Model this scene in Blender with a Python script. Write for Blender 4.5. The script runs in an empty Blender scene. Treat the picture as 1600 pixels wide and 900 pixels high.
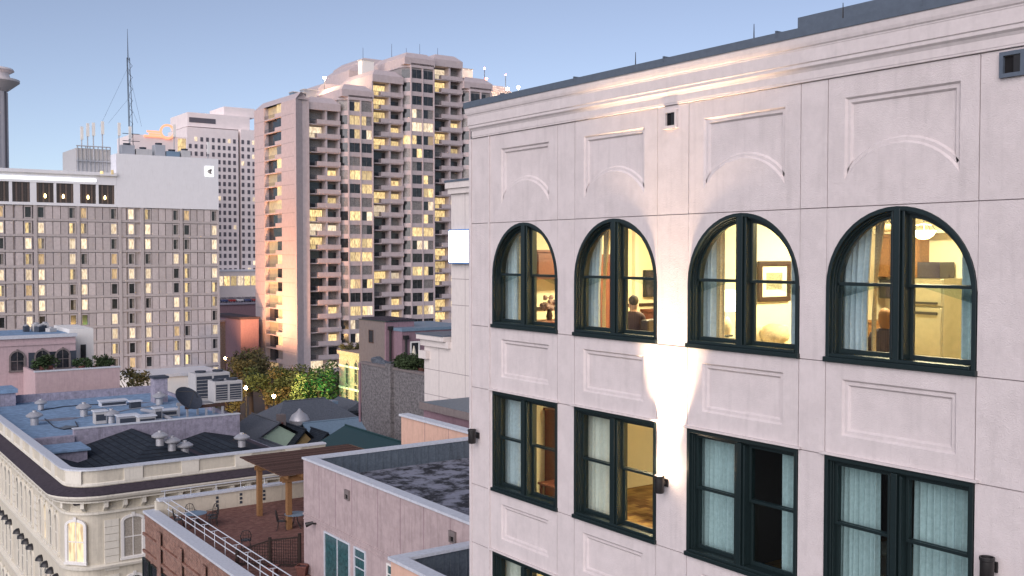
import bpy, bmesh, math, random
from mathutils import Vector, Matrix
from mathutils.geometry import tessellate_polygon
R = math.radians
rnd = random.Random(7)
scene = bpy.context.scene
col = scene.collection

# ---------------------------------------------------------------- camera
CAM_Z = 28.0
HEAD, PITCH, FPX = R(35.4), R(1.86), 1600.0      # heading from +Y, tilt down, focal length in photo pixels
cd = bpy.data.cameras.new('camera'); cam = bpy.data.objects.new('camera', cd); col.objects.link(cam)
cam.location = (0, 0, CAM_Z); cam.rotation_euler = (R(90) - PITCH, 0, -HEAD)
cd.lens = 36; cd.sensor_width = 36; cd.clip_start = 0.1; cd.clip_end = 6000
scene.camera = cam

# ---------------------------------------------------------------- sky, sun, exposure
SUN_EL, SUN_AZ = 24.0, -122.0          # dusk glow: azimuth clockwise from +Y
world = bpy.data.worlds.new('World'); scene.world = world; world.use_nodes = True
wn, wl = world.node_tree.nodes, world.node_tree.links
bg = wn['Background']; sky = wn.new('ShaderNodeTexSky'); sky.sky_type = 'NISHITA'
sky.sun_disc = False; sky.sun_elevation = R(SUN_EL); sky.sun_rotation = R(SUN_AZ)
sky.altitude = 0; sky.air_density = 0.8; sky.dust_density = 0.0; sky.ozone_density = 5.0
tint = wn.new('ShaderNodeMix'); tint.data_type = 'RGBA'; tint.blend_type = 'MULTIPLY'; tint.inputs[0].default_value = 1.0
tint.inputs[7].default_value = (0.97, 0.93, 0.93, 1)       # the photograph's cool, slightly violet white balance
hsv = wn.new('ShaderNodeHueSaturation'); hsv.inputs['Saturation'].default_value = 0.68
wl.new(sky.outputs[0], hsv.inputs['Color']); wl.new(hsv.outputs[0], tint.inputs[6]); wl.new(tint.outputs[2], bg.inputs[0]); bg.inputs[1].default_value = 0.0525
sl = bpy.data.lights.new('sun', 'SUN'); sl.energy = 1.5; sl.angle = R(70); sl.color = (1.0, 0.89, 0.88)
sun = bpy.data.objects.new('sun', sl); col.objects.link(sun)
sd = Vector((math.sin(R(SUN_AZ)) * math.cos(R(SUN_EL)), math.cos(R(SUN_AZ)) * math.cos(R(SUN_EL)), math.sin(R(SUN_EL))))
sun.rotation_euler = sd.to_track_quat('Z', 'Y').to_euler(); sun.location = sd * 80 + Vector((0, 0, 40))
vs = scene.view_settings
vs.view_transform = 'Standard'; vs.look = 'None'; vs.exposure = 1.34; vs.gamma = 1.0; vs.use_curve_mapping = False

# ---------------------------------------------------------------- measuring: a photo pixel on a known real plane -> world point
_f = Vector((math.sin(HEAD) * math.cos(PITCH), math.cos(HEAD) * math.cos(PITCH), -math.sin(PITCH)))
_r = Vector((math.cos(HEAD), -math.sin(HEAD), 0)); _u = _r.cross(_f)
def at(u, v, x=None, y=None, z=None, d=None):
    D = _f + _r * ((u - 800) / FPX) - _u * ((v - 450) / FPX)
    t = x / D.x if x is not None else y / D.y if y is not None else (z - CAM_Z) / D.z if z is not None else d
    return Vector((0, 0, CAM_Z)) + D * t

# ---------------------------------------------------------------- materials
MATS = {}
def _new(name):
    m = bpy.data.materials.new(name); m.use_nodes = True; MATS[name] = m
    nt = m.node_tree; return m, nt.nodes, nt.links, nt.nodes['Principled BSDF']
def _pos(n, l, scale, stretch=(1, 1, 1), obj=False):
    mp = n.new('ShaderNodeMapping'); mp.inputs['Scale'].default_value = [scale * s for s in stretch]
    if obj:
        g = n.new('ShaderNodeTexCoord'); l.new(g.outputs['Object'], mp.inputs[0])
    else:
        g = n.new('ShaderNodeNewGeometry'); l.new(g.outputs['Position'], mp.inputs[0])
    return mp.outputs[0]
def mat(name, c, rough=.85, var=.16, scale=1.2, bump=0, bscale=25, streak=0, metal=0, spec=.3, rnd_obj=0, c2=None, patch=0, pp=(.42, .58), ps=.35, bdist=.02):
    m, n, l, b = _new(name)
    b.inputs['Roughness'].default_value = rough; b.inputs['Metallic'].default_value = metal
    b.inputs['Specular IOR Level'].default_value = spec
    c = list(c) + [1]; dark = [x * (1 - var * 2) for x in c[:3]] + [1] if c2 is None else list(c2) + [1]
    t = n.new('ShaderNodeTexNoise'); t.inputs['Detail'].default_value = 8; t.inputs['Roughness'].default_value = .65
    l.new(_pos(n, l, scale), t.inputs[0])
    rp = n.new('ShaderNodeValToRGB'); rp.color_ramp.elements[0].position = .3; rp.color_ramp.elements[1].position = .68
    rp.color_ramp.elements[0].color = dark; rp.color_ramp.elements[1].color = c
    l.new(t.outputs[0], rp.inputs[0]); out = rp.outputs[0]
    if streak:
        s = n.new('ShaderNodeTexNoise'); s.inputs['Detail'].default_value = 5
        l.new(_pos(n, l, 1.5, (1, 1, .09)), s.inputs[0])
        sr = n.new('ShaderNodeValToRGB'); sr.color_ramp.elements[0].position = .30; sr.color_ramp.elements[1].position = .47
        sr.color_ramp.elements[0].color = (1 - streak, 1 - streak, 1 - streak, 1); sr.color_ramp.elements[1].color = (1, 1, 1, 1)
        l.new(s.outputs[0], sr.inputs[0])
        mx = n.new('ShaderNodeMix'); mx.data_type = 'RGBA'; mx.blend_type = 'MULTIPLY'; mx.inputs[0].default_value = 1
        l.new(out, mx.inputs[6]); l.new(sr.outputs[0], mx.inputs[7]); out = mx.outputs[2]
    if patch:
        s = n.new('ShaderNodeTexNoise'); s.inputs['Detail'].default_value = 9; s.inputs['Roughness'].default_value = .7
        l.new(_pos(n, l, ps), s.inputs[0])
        sr = n.new('ShaderNodeValToRGB'); sr.color_ramp.elements[0].position = pp[0]; sr.color_ramp.elements[1].position = pp[1]
        sr.color_ramp.elements[0].color = (1 - patch,) * 3 + (1,); sr.color_ramp.elements[1].color = (1, 1, 1, 1)
        l.new(s.outputs[0], sr.inputs[0])
        mx = n.new('ShaderNodeMix'); mx.data_type = 'RGBA'; mx.blend_type = 'MULTIPLY'; mx.inputs[0].default_value = 1
        l.new(out, mx.inputs[6]); l.new(sr.outputs[0], mx.inputs[7]); out = mx.outputs[2]
    if rnd_obj:
        oi = n.new('ShaderNodeObjectInfo'); mr = n.new('ShaderNodeMapRange')
        mr.inputs[3].default_value = 1 - rnd_obj; mr.inputs[4].default_value = 1 + rnd_obj * .5
        l.new(oi.outputs['Random'], mr.inputs[0])
        mx = n.new('ShaderNodeVectorMath'); mx.operation = 'SCALE'; l.new(out, mx.inputs[0]); l.new(mr.outputs[0], mx.inputs['Scale']); out = mx.outputs[0]
    l.new(out, b.inputs['Base Color'])
    if bump:
        bt = n.new('ShaderNodeTexNoise'); bt.inputs['Detail'].default_value = 6; bt.inputs['Roughness'].default_value = .6
        l.new(_pos(n, l, bscale), bt.inputs[0])
        bp = n.new('ShaderNodeBump'); bp.inputs['Strength'].default_value = bump; bp.inputs['Distance'].default_value = bdist
        l.new(bt.outputs[0], bp.inputs['Height']); l.new(bp.outputs[0], b.inputs['Normal'])
    return m
def brick_mat(name, c1, c2, mortar, scale=1.0, w=.24, h=.075, axis='x', var=.35, patch=0):
    m, n, l, b = _new(name); b.inputs['Roughness'].default_value = .9; b.inputs['Specular IOR Level'].default_value = .2
    g = n.new('ShaderNodeNewGeometry'); sp = n.new('ShaderNodeSeparateXYZ'); l.new(g.outputs['Position'], sp.inputs[0])
    cb = n.new('ShaderNodeCombineXYZ')
    if axis == 'floor': l.new(sp.outputs[0], cb.inputs[0]); l.new(sp.outputs[1], cb.inputs[1])
    else:
        ad = n.new('ShaderNodeMath'); l.new(sp.outputs[0], ad.inputs[0]); l.new(sp.outputs[1], ad.inputs[1])
        l.new(ad.outputs[0], cb.inputs[0]); l.new(sp.outputs[2], cb.inputs[1])
    bt = n.new('ShaderNodeTexBrick'); l.new(cb.outputs[0], bt.inputs[0])
    bt.inputs['Color1'].default_value = list(c1) + [1]; bt.inputs['Color2'].default_value = list(c2) + [1]; bt.inputs['Mortar'].default_value = list(mortar) + [1]
    bt.inputs['Scale'].default_value = 1; bt.inputs['Brick Width'].default_value = w * scale; bt.inputs['Row Height'].default_value = h * scale
    bt.inputs['Mortar Size'].default_value = .008 * scale; bt.inputs['Bias'].default_value = -.1
    t = n.new('ShaderNodeTexNoise'); t.inputs['Detail'].default_value = 7; l.new(_pos(n, l, .8), t.inputs[0])
    rp = n.new('ShaderNodeValToRGB'); rp.color_ramp.elements[0].position = .35; rp.color_ramp.elements[1].position = .65
    rp.color_ramp.elements[0].color = (1 - var,) * 3 + (1,); rp.color_ramp.elements[1].color = (1, 1, 1, 1); l.new(t.outputs[0], rp.inputs[0])
    mx = n.new('ShaderNodeMix'); mx.data_type = 'RGBA'; mx.blend_type = 'MULTIPLY'; mx.inputs[0].default_value = 1
    l.new(bt.outputs[0], mx.inputs[6]); l.new(rp.outputs[0], mx.inputs[7]); l.new(mx.outputs[2], b.inputs['Base Color'])
    bp = n.new('ShaderNodeBump'); bp.inputs['Strength'].default_value = .5; bp.inputs['Distance'].default_value = .01; bp.invert = True
    l.new(bt.outputs['Fac'], bp.inputs['Height']); l.new(bp.outputs[0], b.inputs['Normal'])
    return m
def emit_mat(name, c, s, stripes=0, var=.5, dark=(.25, .14, .05)):
    """a lit window or lamp: warm light through curtains, unequal from window to window"""
    m, n, l, b = _new(name); b.inputs['Base Color'].default_value = (.3, .25, .18, 1); b.inputs['Roughness'].default_value = .3
    oi = n.new('ShaderNodeObjectInfo')
    if stripes:
        mp = n.new('ShaderNodeTexCoord'); mg = n.new('ShaderNodeMapping'); mg.inputs['Scale'].default_value = (stripes, stripes, .25)
        l.new(mp.outputs['Object'], mg.inputs[0])
        of = n.new('ShaderNodeVectorMath'); of.operation = 'ADD'; l.new(mg.outputs[0], of.inputs[0]); 
        sc = n.new('ShaderNodeMath'); sc.operation = 'MULTIPLY'; sc.inputs[1].default_value = 57; l.new(oi.outputs['Random'], sc.inputs[0]); l.new(sc.outputs[0], of.inputs[1])
        t = n.new('ShaderNodeTexNoise'); t.inputs['Detail'].default_value = 2; l.new(of.outputs[0], t.inputs[0])
        rp = n.new('ShaderNodeValToRGB'); rp.color_ramp.elements[0].position = .36; rp.color_ramp.elements[1].position = .58
        rp.color_ramp.elements[0].color = list(dark) + [1]; rp.color_ramp.elements[1].color = list(c) + [1]
        l.new(t.outputs[0], rp.inputs[0]); l.new(rp.outputs[0], b.inputs['Emission Color'])
    else: b.inputs['Emission Color'].default_value = list(c) + [1]
    mr = n.new('ShaderNodeMapRange'); mr.inputs[3].default_value = s * (1 - var); mr.inputs[4].default_value = s * (1 + var * .6)
    l.new(oi.outputs['Random'], mr.inputs[0]); l.new(mr.outputs[0], b.inputs['Emission Strength'])
    return m
def glass_mat(name, tint=(.9, .95, .95), refl=1.0):
    m, n, l, b = _new(name); n.remove(b)
    tr = n.new('ShaderNodeBsdfTransparent'); tr.inputs[0].default_value = list(tint) + [1]
    gl = n.new('ShaderNodeBsdfGlossy'); gl.inputs['Roughness'].default_value = .015
    lw = n.new('ShaderNodeLayerWeight'); lw.inputs[0].default_value = .5
    pw = n.new('ShaderNodeMath'); pw.operation = 'POWER'; pw.inputs[1].default_value = 4.5; l.new(lw.outputs['Facing'], pw.inputs[0])
    ml = n.new('ShaderNodeMath'); ml.operation = 'MULTIPLY_ADD'; ml.inputs[1].default_value = .5 * refl; ml.inputs[2].default_value = .035 * refl; l.new(pw.outputs[0], ml.inputs[0])
    mx = n.new('ShaderNodeMixShader'); l.new(ml.outputs[0], mx.inputs[0]); l.new(tr.outputs[0], mx.inputs[1]); l.new(gl.outputs[0], mx.inputs[2])
    l.new(mx.outputs[0], n['Material Output'].inputs[0]); return m

# ---------------------------------------------------------------- geometry helpers
class MB:
    def __init__(s): s.v = []; s.f = []; s.m = []
    def add(s, vs, fs, mi=0):
        o = len(s.v); s.v += [tuple(p) for p in vs]; s.f += [tuple(i + o for i in f) for f in fs]; s.m += [mi] * len(fs); return s
    def box(s, x0, x1, y0, y1, z0, z1, mi=0):
        return s.add([(x, y, z) for x in (x0, x1) for y in (y0, y1) for z in (z0, z1)],
                     [(0, 1, 3, 2), (4, 6, 7, 5), (0, 4, 5, 1), (2, 3, 7, 6), (0, 2, 6, 4), (1, 5, 7, 3)], mi)
    def cbox(s, c, sx, sy, sz, rz=0, mi=0):
        cs, sn = math.cos(rz), math.sin(rz); vs = []
        for x in (-sx / 2, sx / 2):
            for y in (-sy / 2, sy / 2):
                for z in (0, sz): vs.append((c[0] + x * cs - y * sn, c[1] + x * sn + y * cs, c[2] + z))
        return s.add(vs, [(0, 1, 3, 2), (4, 6, 7, 5), (0, 4, 5, 1), (2, 3, 7, 6), (0, 2, 6, 4), (1, 5, 7, 3)], mi)
    def prism(s, poly, z0, z1, mi=0):
        n = len(poly); t = tessellate_polygon([[Vector((p[0], p[1], 0)) for p in poly]])
        vs = [(p[0], p[1], z0) for p in poly] + [(p[0], p[1], z1) for p in poly]
        fs = [(i, (i + 1) % n, n + (i + 1) % n, n + i) for i in range(n)]
        fs += [tuple(q) for q in t] + [tuple(i + n for i in q) for q in t]
        return s.add(vs, fs, mi)
    def slab(s, outer, holes, a, b, fn, mi=0, back=True):
        """flat plate with holes; fn(p, q, depth) maps the 2-D outline into space, depth runs from a (front) to b"""
        loops = [outer] + holes; allp = [p for lp in loops for p in lp]; n = len(allp)
        t = tessellate_polygon([[Vector((p[0], p[1], 0)) for p in lp] for lp in loops])
        vs = [fn(p[0], p[1], a) for p in allp] + [fn(p[0], p[1], b) for p in allp]
        fs = [tuple(q) for q in t]
        if back: fs += [tuple(i + n for i in q) for q in t]
        o = 0
        for lp in loops:
            k = len(lp); fs += [(o + i, o + (i + 1) % k, n + o + (i + 1) % k, n + o + i) for i in range(k)]; o += k
        return s.add(vs, fs, mi)
    def tube(s, p0, p1, r0, r1=None, n=8, mi=0, cap=True):
        r1 = r0 if r1 is None else r1
        p0, p1 = Vector(p0), Vector(p1); d = (p1 - p0).normalized(); a = d.orthogonal().normalized(); b = d.cross(a)
        vs = []
        for p, r in ((p0, r0), (p1, r1)):
            for i in range(n):
                t = 2 * math.pi * i / n; vs.append(p + a * (r * math.cos(t)) + b * (r * math.sin(t)))
        fs = [(i, (i + 1) % n, n + (i + 1) % n, n + i) for i in range(n)]
        if cap: fs += [tuple(range(n)), tuple(range(n, 2 * n))]
        return s.add(vs, fs, mi)
    def path(s, pts, r, n=6, mi=0):
        for p, q in zip(pts, pts[1:]): s.tube(p, q, r, r, n, mi)
        return s
    def lathe(s, prof, c=(0, 0, 0), n=16, mi=0, ax=None):
        vs = []; k = len(prof)
        for i in range(n):
            t = 2 * math.pi * i / n
            for r, z in prof:
                p = Vector((r * math.cos(t), r * math.sin(t), z))
                if ax is not None: p = ax @ p
                vs.append((c[0] + p.x, c[1] + p.y, c[2] + p.z))
        fs = [(i * k + j, ((i + 1) % n) * k + j, ((i + 1) % n) * k + j + 1, i * k + j + 1) for i in range(n) for j in range(k - 1)]
        return s.add(vs, fs, mi)
    def sweep(s, path, prof, closed=False, mi=0, cap=True):
        """profile [(out, z)] carried along a plan path; out is measured to the right of the walking direction"""
        n = len(path); rows = []
        for i in range(n):
            p = Vector(path[i][:2])
            if closed or 0 < i < n - 1:
                a = (p - Vector(path[i - 1][:2])).normalized(); b = (Vector(path[(i + 1) % n][:2]) - p).normalized()
            elif i == 0: a = b = (Vector(path[1][:2]) - p).normalized()
            else: a = b = (p - Vector(path[i - 1][:2])).normalized()
            na, nb = Vector((a.y, -a.x)), Vector((b.y, -b.x)); m = (na + nb).normalized(); k = 1 / max(.3, m.dot(na))
            rows.append([(p.x + m.x * o * k, p.y + m.y * o * k, z) for o, z in prof])
        k = len(prof); vs = [q for r in rows for q in r]; fs = []
        for i in range(n if closed else n - 1):
            j = (i + 1) % n
            for q in range(k - 1): fs.append((i * k + q, j * k + q, j * k + q + 1, i * k + q + 1))
        if cap and not closed: fs += [tuple(range(k)), tuple(range((n - 1) * k, n * k))]
        return s.add(vs, fs, mi)
    def mesh(s, name, mats, smooth=False, origin=None):
        c = Vector(origin) if origin is not None else Vector(((min(p[0] for p in s.v) + max(p[0] for p in s.v)) / 2,
             (min(p[1] for p in s.v) + max(p[1] for p in s.v)) / 2, min(p[2] for p in s.v)))
        me = bpy.data.meshes.new(name)
        me.from_pydata([(p[0] - c.x, p[1] - c.y, p[2] - c.z) for p in s.v], [], s.f)
        for m in mats: me.materials.append(M(m))
        if len(mats) > 1: me.polygons.foreach_set('material_index', s.m)
        bm = bmesh.new(); bm.from_mesh(me); bmesh.ops.recalc_face_normals(bm, faces=bm.faces); bm.to_mesh(me); bm.free()
        if smooth:
            me.polygons.foreach_set('use_smooth', [True] * len(me.polygons))
            try: me.set_sharp_from_angle(angle=R(40))
            except Exception: pass
        return me, c
    def build(s, name, mats, parent=None, smooth=False, bevel=0, origin=None):
        if isinstance(mats, str): mats = [mats]
        me, c = s.mesh(name, mats, smooth, origin); o = place(me, name, c, parent)
        if bevel:
            b = o.modifiers.new('bevel', 'BEVEL'); b.width = bevel; b.segments = 2; b.limit_method = 'ANGLE'
        return o
def M(m): return MATS[m] if isinstance(m, str) else m
WORLD = {}
def place(me, name, loc, parent=None, rz=0, material=None):
    o = bpy.data.objects.new(name, me); col.objects.link(o); o.location = loc
    if rz: o.rotation_euler = (0, 0, rz)
    if parent is not None:
        o.parent = parent; o.matrix_parent_inverse = WORLD[parent.name].inverted()
    WORLD[o.name] = Matrix.Translation(Vector(loc)) @ Matrix.Rotation(rz, 4, 'Z')
    if parent is not None and parent.parent is not None and parent.parent.parent is not None: raise Exception('too deep ' + name)
    if material is not None:
        o.material_slots[0].link = 'OBJECT'; o.material_slots[0].material = M(material)
    return o
def tag(o, label, cat=None, group=None, kind=None):
    if label: o['label'] = label
    if cat: o['category'] = cat
    if group: o['group'] = group
    if kind: o['kind'] = kind
    return o
def thing(name, loc, label, cat, group=None):
    o = bpy.data.objects.new(name, None); col.objects.link(o); o.location = loc; o.empty_display_size = .2
    WORLD[o.name] = Matrix.Translation(Vector(loc)); return tag(o, label, cat, group)
def offset(poly, d):
    """inset a counter-clockwise outline by d"""
    n = len(poly); out = []
    for i in range(n):
        p, a, b = Vector(poly[i]), Vector(poly[i - 1]), Vector(poly[(i + 1) % n])
        e, g = (p - a).normalized(), (b - p).normalized(); n1, n2 = Vector((-e.y, e.x)), Vector((-g.y, g.x)); m = (n1 + n2).normalized()
        q = p + m * (d / max(.25, m.dot(n1))); out.append((q.x, q.y))
    return out
def arc(cy, cz, r, a0, a1, n=20): return [(cy + r * math.cos(a0 + (a1 - a0) * i / n), cz + r * math.sin(a0 + (a1 - a0) * i / n)) for i in range(n + 1)]
def lamp(name, kind, loc, energy, color, radius=.1, **kw):
    d = bpy.data.lights.new(name, kind); d.energy = energy; d.color = color
    if kind in ('POINT', 'SPOT'): d.shadow_soft_size = radius
    for k, v in kw.items():
        if k != 'target': setattr(d, k, v)
    o = bpy.data.objects.new(name, d); col.objects.link(o); o.location = loc
    if 'target' in kw: o.rotation_euler = (Vector(kw['target']) - Vector(loc)).to_track_quat('-Z', 'Y').to_euler()
    return o
def rough_ball(mb, c, r, k=6, amp=.25, sq=1, seed=0, mi=0):
    q = random.Random(seed); vs = [(c[0], c[1], c[2] + r * sq)]
    for i in range(1, k):
        for j in range(k * 2):
            a, b = math.pi * i / k, math.pi * j / k; rr = r * (1 + amp * (q.random() - .5))
            vs.append((c[0] + rr * math.sin(a) * math.cos(b), c[1] + rr * math.sin(a) * math.sin(b), c[2] + rr * math.cos(a) * sq))
    vs.append((c[0], c[1], c[2] - r * sq)); n = 2 * k; fs = []
    for j in range(n): fs.append((0, 1 + j, 1 + (j + 1) % n)); e = 1 + (k - 2) * n; fs.append((len(vs) - 1, e + (j + 1) % n, e + j))
    for i in range(k - 2):
        for j in range(n): a = 1 + i * n; fs.append((a + j, a + n + j, a + n + (j + 1) % n, a + (j + 1) % n))
    return mb.add(vs, fs, mi)

# ---------------------------------------------------------------- palette
mat('stucco', (.69, .62, .605), .92, var=.028, scale=1.4, bump=.6, bscale=15, streak=.07, patch=.07, ps=.42, bdist=.028)
mat('stucco_smooth', (.665, .60, .585), .9, var=.045, scale=1.8, bump=.35, bscale=40, streak=.05, patch=.05, ps=.8)
mat('joint', (.30, .25, .25), .95, var=.1)
mat('coping_metal', (.10, .125, .16), .45, var=.1, scale=2, spec=.5)
mat('window_green', (.009, .019, .020), .38, var=.15, scale=6, spec=.5, bump=.06, bscale=60)
mat('dark_metal', (.02, .018, .018), .45, var=.2, spec=.5)
glass_mat('glass')
glass_mat('dark_glass', (.6, .68, .7), 1.3)
mat('void', (.012, .011, .012), .9, var=.2)
mat('room_wall', (.78, .70, .50), .9, var=.03)
mat('room_wall_painted_shade', (.10, .09, .08), .9, var=.03)  # room wall with the gloom of an unlit room painted into its colour
mat('room_trim', (.78, .70, .55), .6, var=.03)
mat('room_ceiling', (.75, .66, .48), .9, var=.02)
brick_mat('carpet', (.46, .30, .11), (.12, .05, .03), (.28, .13, .06), 1, .34, .2, 'floor')
mat('red_wood', (.21, .065, .04), .45, var=.22, scale=5, spec=.5)
mat('brown_wood', (.33, .16, .06), .45, var=.2, scale=6, spec=.5)
mat('dark_wood', (.045, .02, .014), .45, var=.2, scale=8, spec=.5)
mat('sheer', (.56, .61, .64), .9, var=.12, scale=3)
mat('sheer_white', (.74, .70, .60), .9, var=.08, scale=3)
mat('teal_sheer', (.50, .60, .60), .9, var=.12, scale=3)
mat('gold_drape', (.74, .60, .36), .85, var=.3, scale=16, c2=(.30, .17, .07))
mat('cream_fabric', (.70, .60, .40), .9, var=.08, scale=6)
mat('pattern_fabric', (.70, .58, .36), .9, scale=18, c2=(.25, .16, .09))
mat('steel', (.34, .31, .22), .35, var=.08, metal=.6, spec=.5)
mat('black_plastic', (.02, .02, .022), .3, var=.1, spec=.5)
mat('screen', (.03, .025, .05), .15, var=.3, scale=5, spec=.6)
mat('paper_art', (.62, .52, .34), .8, scale=9, c2=(.10, .06, .04))
mat('mat_board', (.78, .72, .58), .8, var=.03)
mat('skin', (.55, .32, .22), .6, var=.06)
mat('hair_grey', (.10, .085, .08), .8, var=.3, scale=40)
mat('hair_blond', (.26, .12, .045), .7, var=.3, scale=40)
mat('shirt_plaid', (.085, .05, .055), .9, scale=14, c2=(.03, .02, .03))
mat('shirt_dark', (.05, .035, .045), .9, var=.3, scale=8)
mat('trousers', (.03, .03, .045), .9, var=.2)
mat('leaf_flower', (.45, .30, .28), .8, var=.3, scale=20)
emit_mat('lamp_glow', (1, .72, .30), 6, var=0)
emit_mat('bowl_glow', (1, .75, .38), 3.2, var=0)
emit_mat('shade_glow', (1, .82, .50), 3.0, var=0)
emit_mat('bulb_white', (1, .80, .62), 40, var=0)

# ================================================================ GROUND
g = MB().box(-2500, 2500, -900, 3800, -1, 0); tag(g.build('ground', [mat('asphalt', (.06, .058, .062), .9, var=.2, scale=.3, patch=.2).name]), None, kind='structure')

# ================================================================ THE HOTEL WITH THE ARCHED WINDOWS (facade in the plane x = XF)
XF = 12.5
hotel = thing('hotel_building', (XF + 6, 10, 0), 'large pale pink stucco hotel filling the right half with arched windows', 'building')
fac = lambda p, q, d: (XF + d, p, q)
WIN = [(16.03, 18.31), (13.19, 15.49), (10.09, 12.43), (7.26, 9.60)]
PAN = [(16.32, 17.99), (13.53, 15.22), (10.39, 12.09), (7.53, 9.31)]
CROWN, SPRING, SILL, HEAD2, SILL2, HEAD3, FRIEZE = 28.69, 27.53, 26.43, 25.05, 22.87, 21.55, 30.57
CORNER, FAR = 19.19, 2.0
GAP = .007
def rect(y0, y1, z0, z1): return [(y0, z0), (y1, z0), (y1, z1), (y0, z1)]
def arch_poly(y0, y1, z0, spring, n=24):
    c = (y0 + y1) / 2; r = (y1 - y0) / 2; k = (CROWN - .02 - spring) / r
    return [(y0, z0), (y1, z0)] + [(c + r * math.cos(t), spring + r * k * math.sin(t)) for t in [math.pi * i / n for i in range(n + 1)]]
def recess(mb, outline):
    """stepped sunk panel: two bevelled steps and a flat field"""
    st = [(0, 0), (.028, .034), (.075, .034), (.103, .068)]
    loops = [[fac(p, q, d) for p, q in offset(outline, i)] if i else [fac(p, q, d) for p, q in outline] for i, d in st]
    n = len(outline)
    for a, b in zip(loops, loops[1:]): mb.add(a + b, [(i, (i + 1) % n, n + (i + 1) % n, n + i) for i in range(n)])
    t = tessellate_polygon([[Vector((p[1], p[2], 0)) for p in loops[-1]]]); mb.add(loops[-1], [tuple(q) for q in t])
def frieze_outline(y0, y1):
    c = (y0 + y1) / 2; h = (y1 - y0) / 2; rise = .46; r = (h * h + rise * rise) / (2 * rise); cz = 29.08 + rise - r
    a = math.asin(h / r); pts = []
    for i in range(17):
        t = math.pi / 2 - (-a + 2 * a * i / 16) ; pts.append((c - r * math.cos(t) * -1 if False else c + r * math.cos(t), cz + r * math.sin(t)))
    pts = sorted(pts, key=lambda p: p[0])
    return pts + [(y1, 30.26), (y0, 30.26)]
def panel(outer, holes=(), name='stucco_panel', deep=.30):
    o = [(p + (GAP if p < sum(q[0] for q in outer) / len(outer) else -GAP), z) for p, z in outer]
    mb = MB(); mb.slab(o, [list(h) for h in holes], 0, deep, fac); return mb.build(name, 'stucco', hotel)
zg = lambda a, b: (a + GAP, b - GAP)
def cell(y0, y1, z0, z1, hole=None):
    z0, z1 = zg(z0, z1); panel(rect(y0, y1, z0, z1), [hole] if hole else [])
    if hole:
        mb = MB(); recess(mb, hole); mb.build('recessed_panel', 'stucco', hotel)
bays = [(16.03, 18.43), (13.19, 15.49), (10.09, 12.43), (7.26, 9.60)]
for (b0, b1), (w0, w1), (p0, p1) in zip(bays, WIN, PAN):
    cell(b0, b1, CROWN, FRIEZE, frieze_outline(p0, p1))
    # corners round the arch head
    ap = arch_poly(w0, w1, SPRING, SPRING)
    head = [(b0 + GAP, SPRING), (w0, SPRING)] if b0 + GAP < w0 - .02 else [(w0, SPRING)]
    tail = [(w1, SPRING), (b1 - GAP, SPRING)] if b1 - GAP > w1 + .02 else [(w1, SPRING)]
    c = (w0 + w1) / 2; r = (w1 - w0) / 2; k = (CROWN - .02 - SPRING) / r
    arcp = [(c + r * math.cos(t), SPRING + r * k * math.sin(t)) for t in [math.pi * (1 - i / 28) for i in range(1, 28)]]
    poly = head + arcp + tail + [(b1 - GAP if len(tail) > 1 else w1, CROWN - GAP), (b0 + GAP if len(head) > 1 else w0, CROWN - GAP)]
    MB().slab(poly, [], 0, .30, fac).build('stucco_panel', 'stucco', hotel)
    if b1 > w1 + .05:
        panel(rect(w1, b1, *zg(SILL, SPRING + GAP))); panel(rect(w1, b1, *zg(SILL2, HEAD2))); panel(rect(w1, b1, *zg(19.3, HEAD3)))
    cell(b0, b1, HEAD2, SILL, rect(p0, p1, 25.37, 26.19))
    cell(b0, b1, HEAD3, SILL2, rect(p0, p1, 21.87, 22.63))
    panel(rect(b0, b1, 0, 19.3))
ys = [CORNER, 18.43]; strips = [(18.43, CORNER), (15.49, 16.03), (12.43, 13.19), (9.60, 10.09), (FAR, 7.26)]
for y0, y1 in strips:
    for z0, z1 in ((0, HEAD3), (HEAD3, SILL2), (SILL2, HEAD2), (HEAD2, SILL), (SILL, CROWN), (CROWN, FRIEZE)):
        panel(rect(y0, y1, *zg(z0, z1)))
jt = MB()          # the sunk sealant in the joints
for y in (18.43, 16.03, 15.49, 13.19, 12.43, 10.09, 9.60, 7.26):
    for z0, z1 in ((HEAD3 - 1, HEAD3), (HEAD3, SILL2), (HEAD2, SILL), (CROWN, FRIEZE)): jt.box(XF + .022, XF + .2, y - GAP + .001, y + GAP - .001, z0 + .01, z1 - .01)
for y0, y1 in strips + [b for b in bays]:
    for z in (HEAD3, SILL2, HEAD2, SILL, CROWN):
        if (y0, y1) in bays and z in (HEAD3, SILL2, HEAD2, SILL): continue
        jt.box(XF + .022, XF + .2, y0 + .008, y1 - .008, z - GAP + .001, z + GAP - .001)
jt.build('joint_sealant', 'joint', hotel)['kind'] = 'stuff'
MB().box(XF - .035, XF - .001, 18.405, 18.455, 0, FRIEZE - .01).build('corner_trim', 'stucco_smooth', hotel, bevel=.008)
MB().box(XF - .03, XF - .001, CORNER - .06, CORNER + .02, 0, FRIEZE - .01).build('corner_trim', 'stucco_smooth', hotel, bevel=.008)
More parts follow.
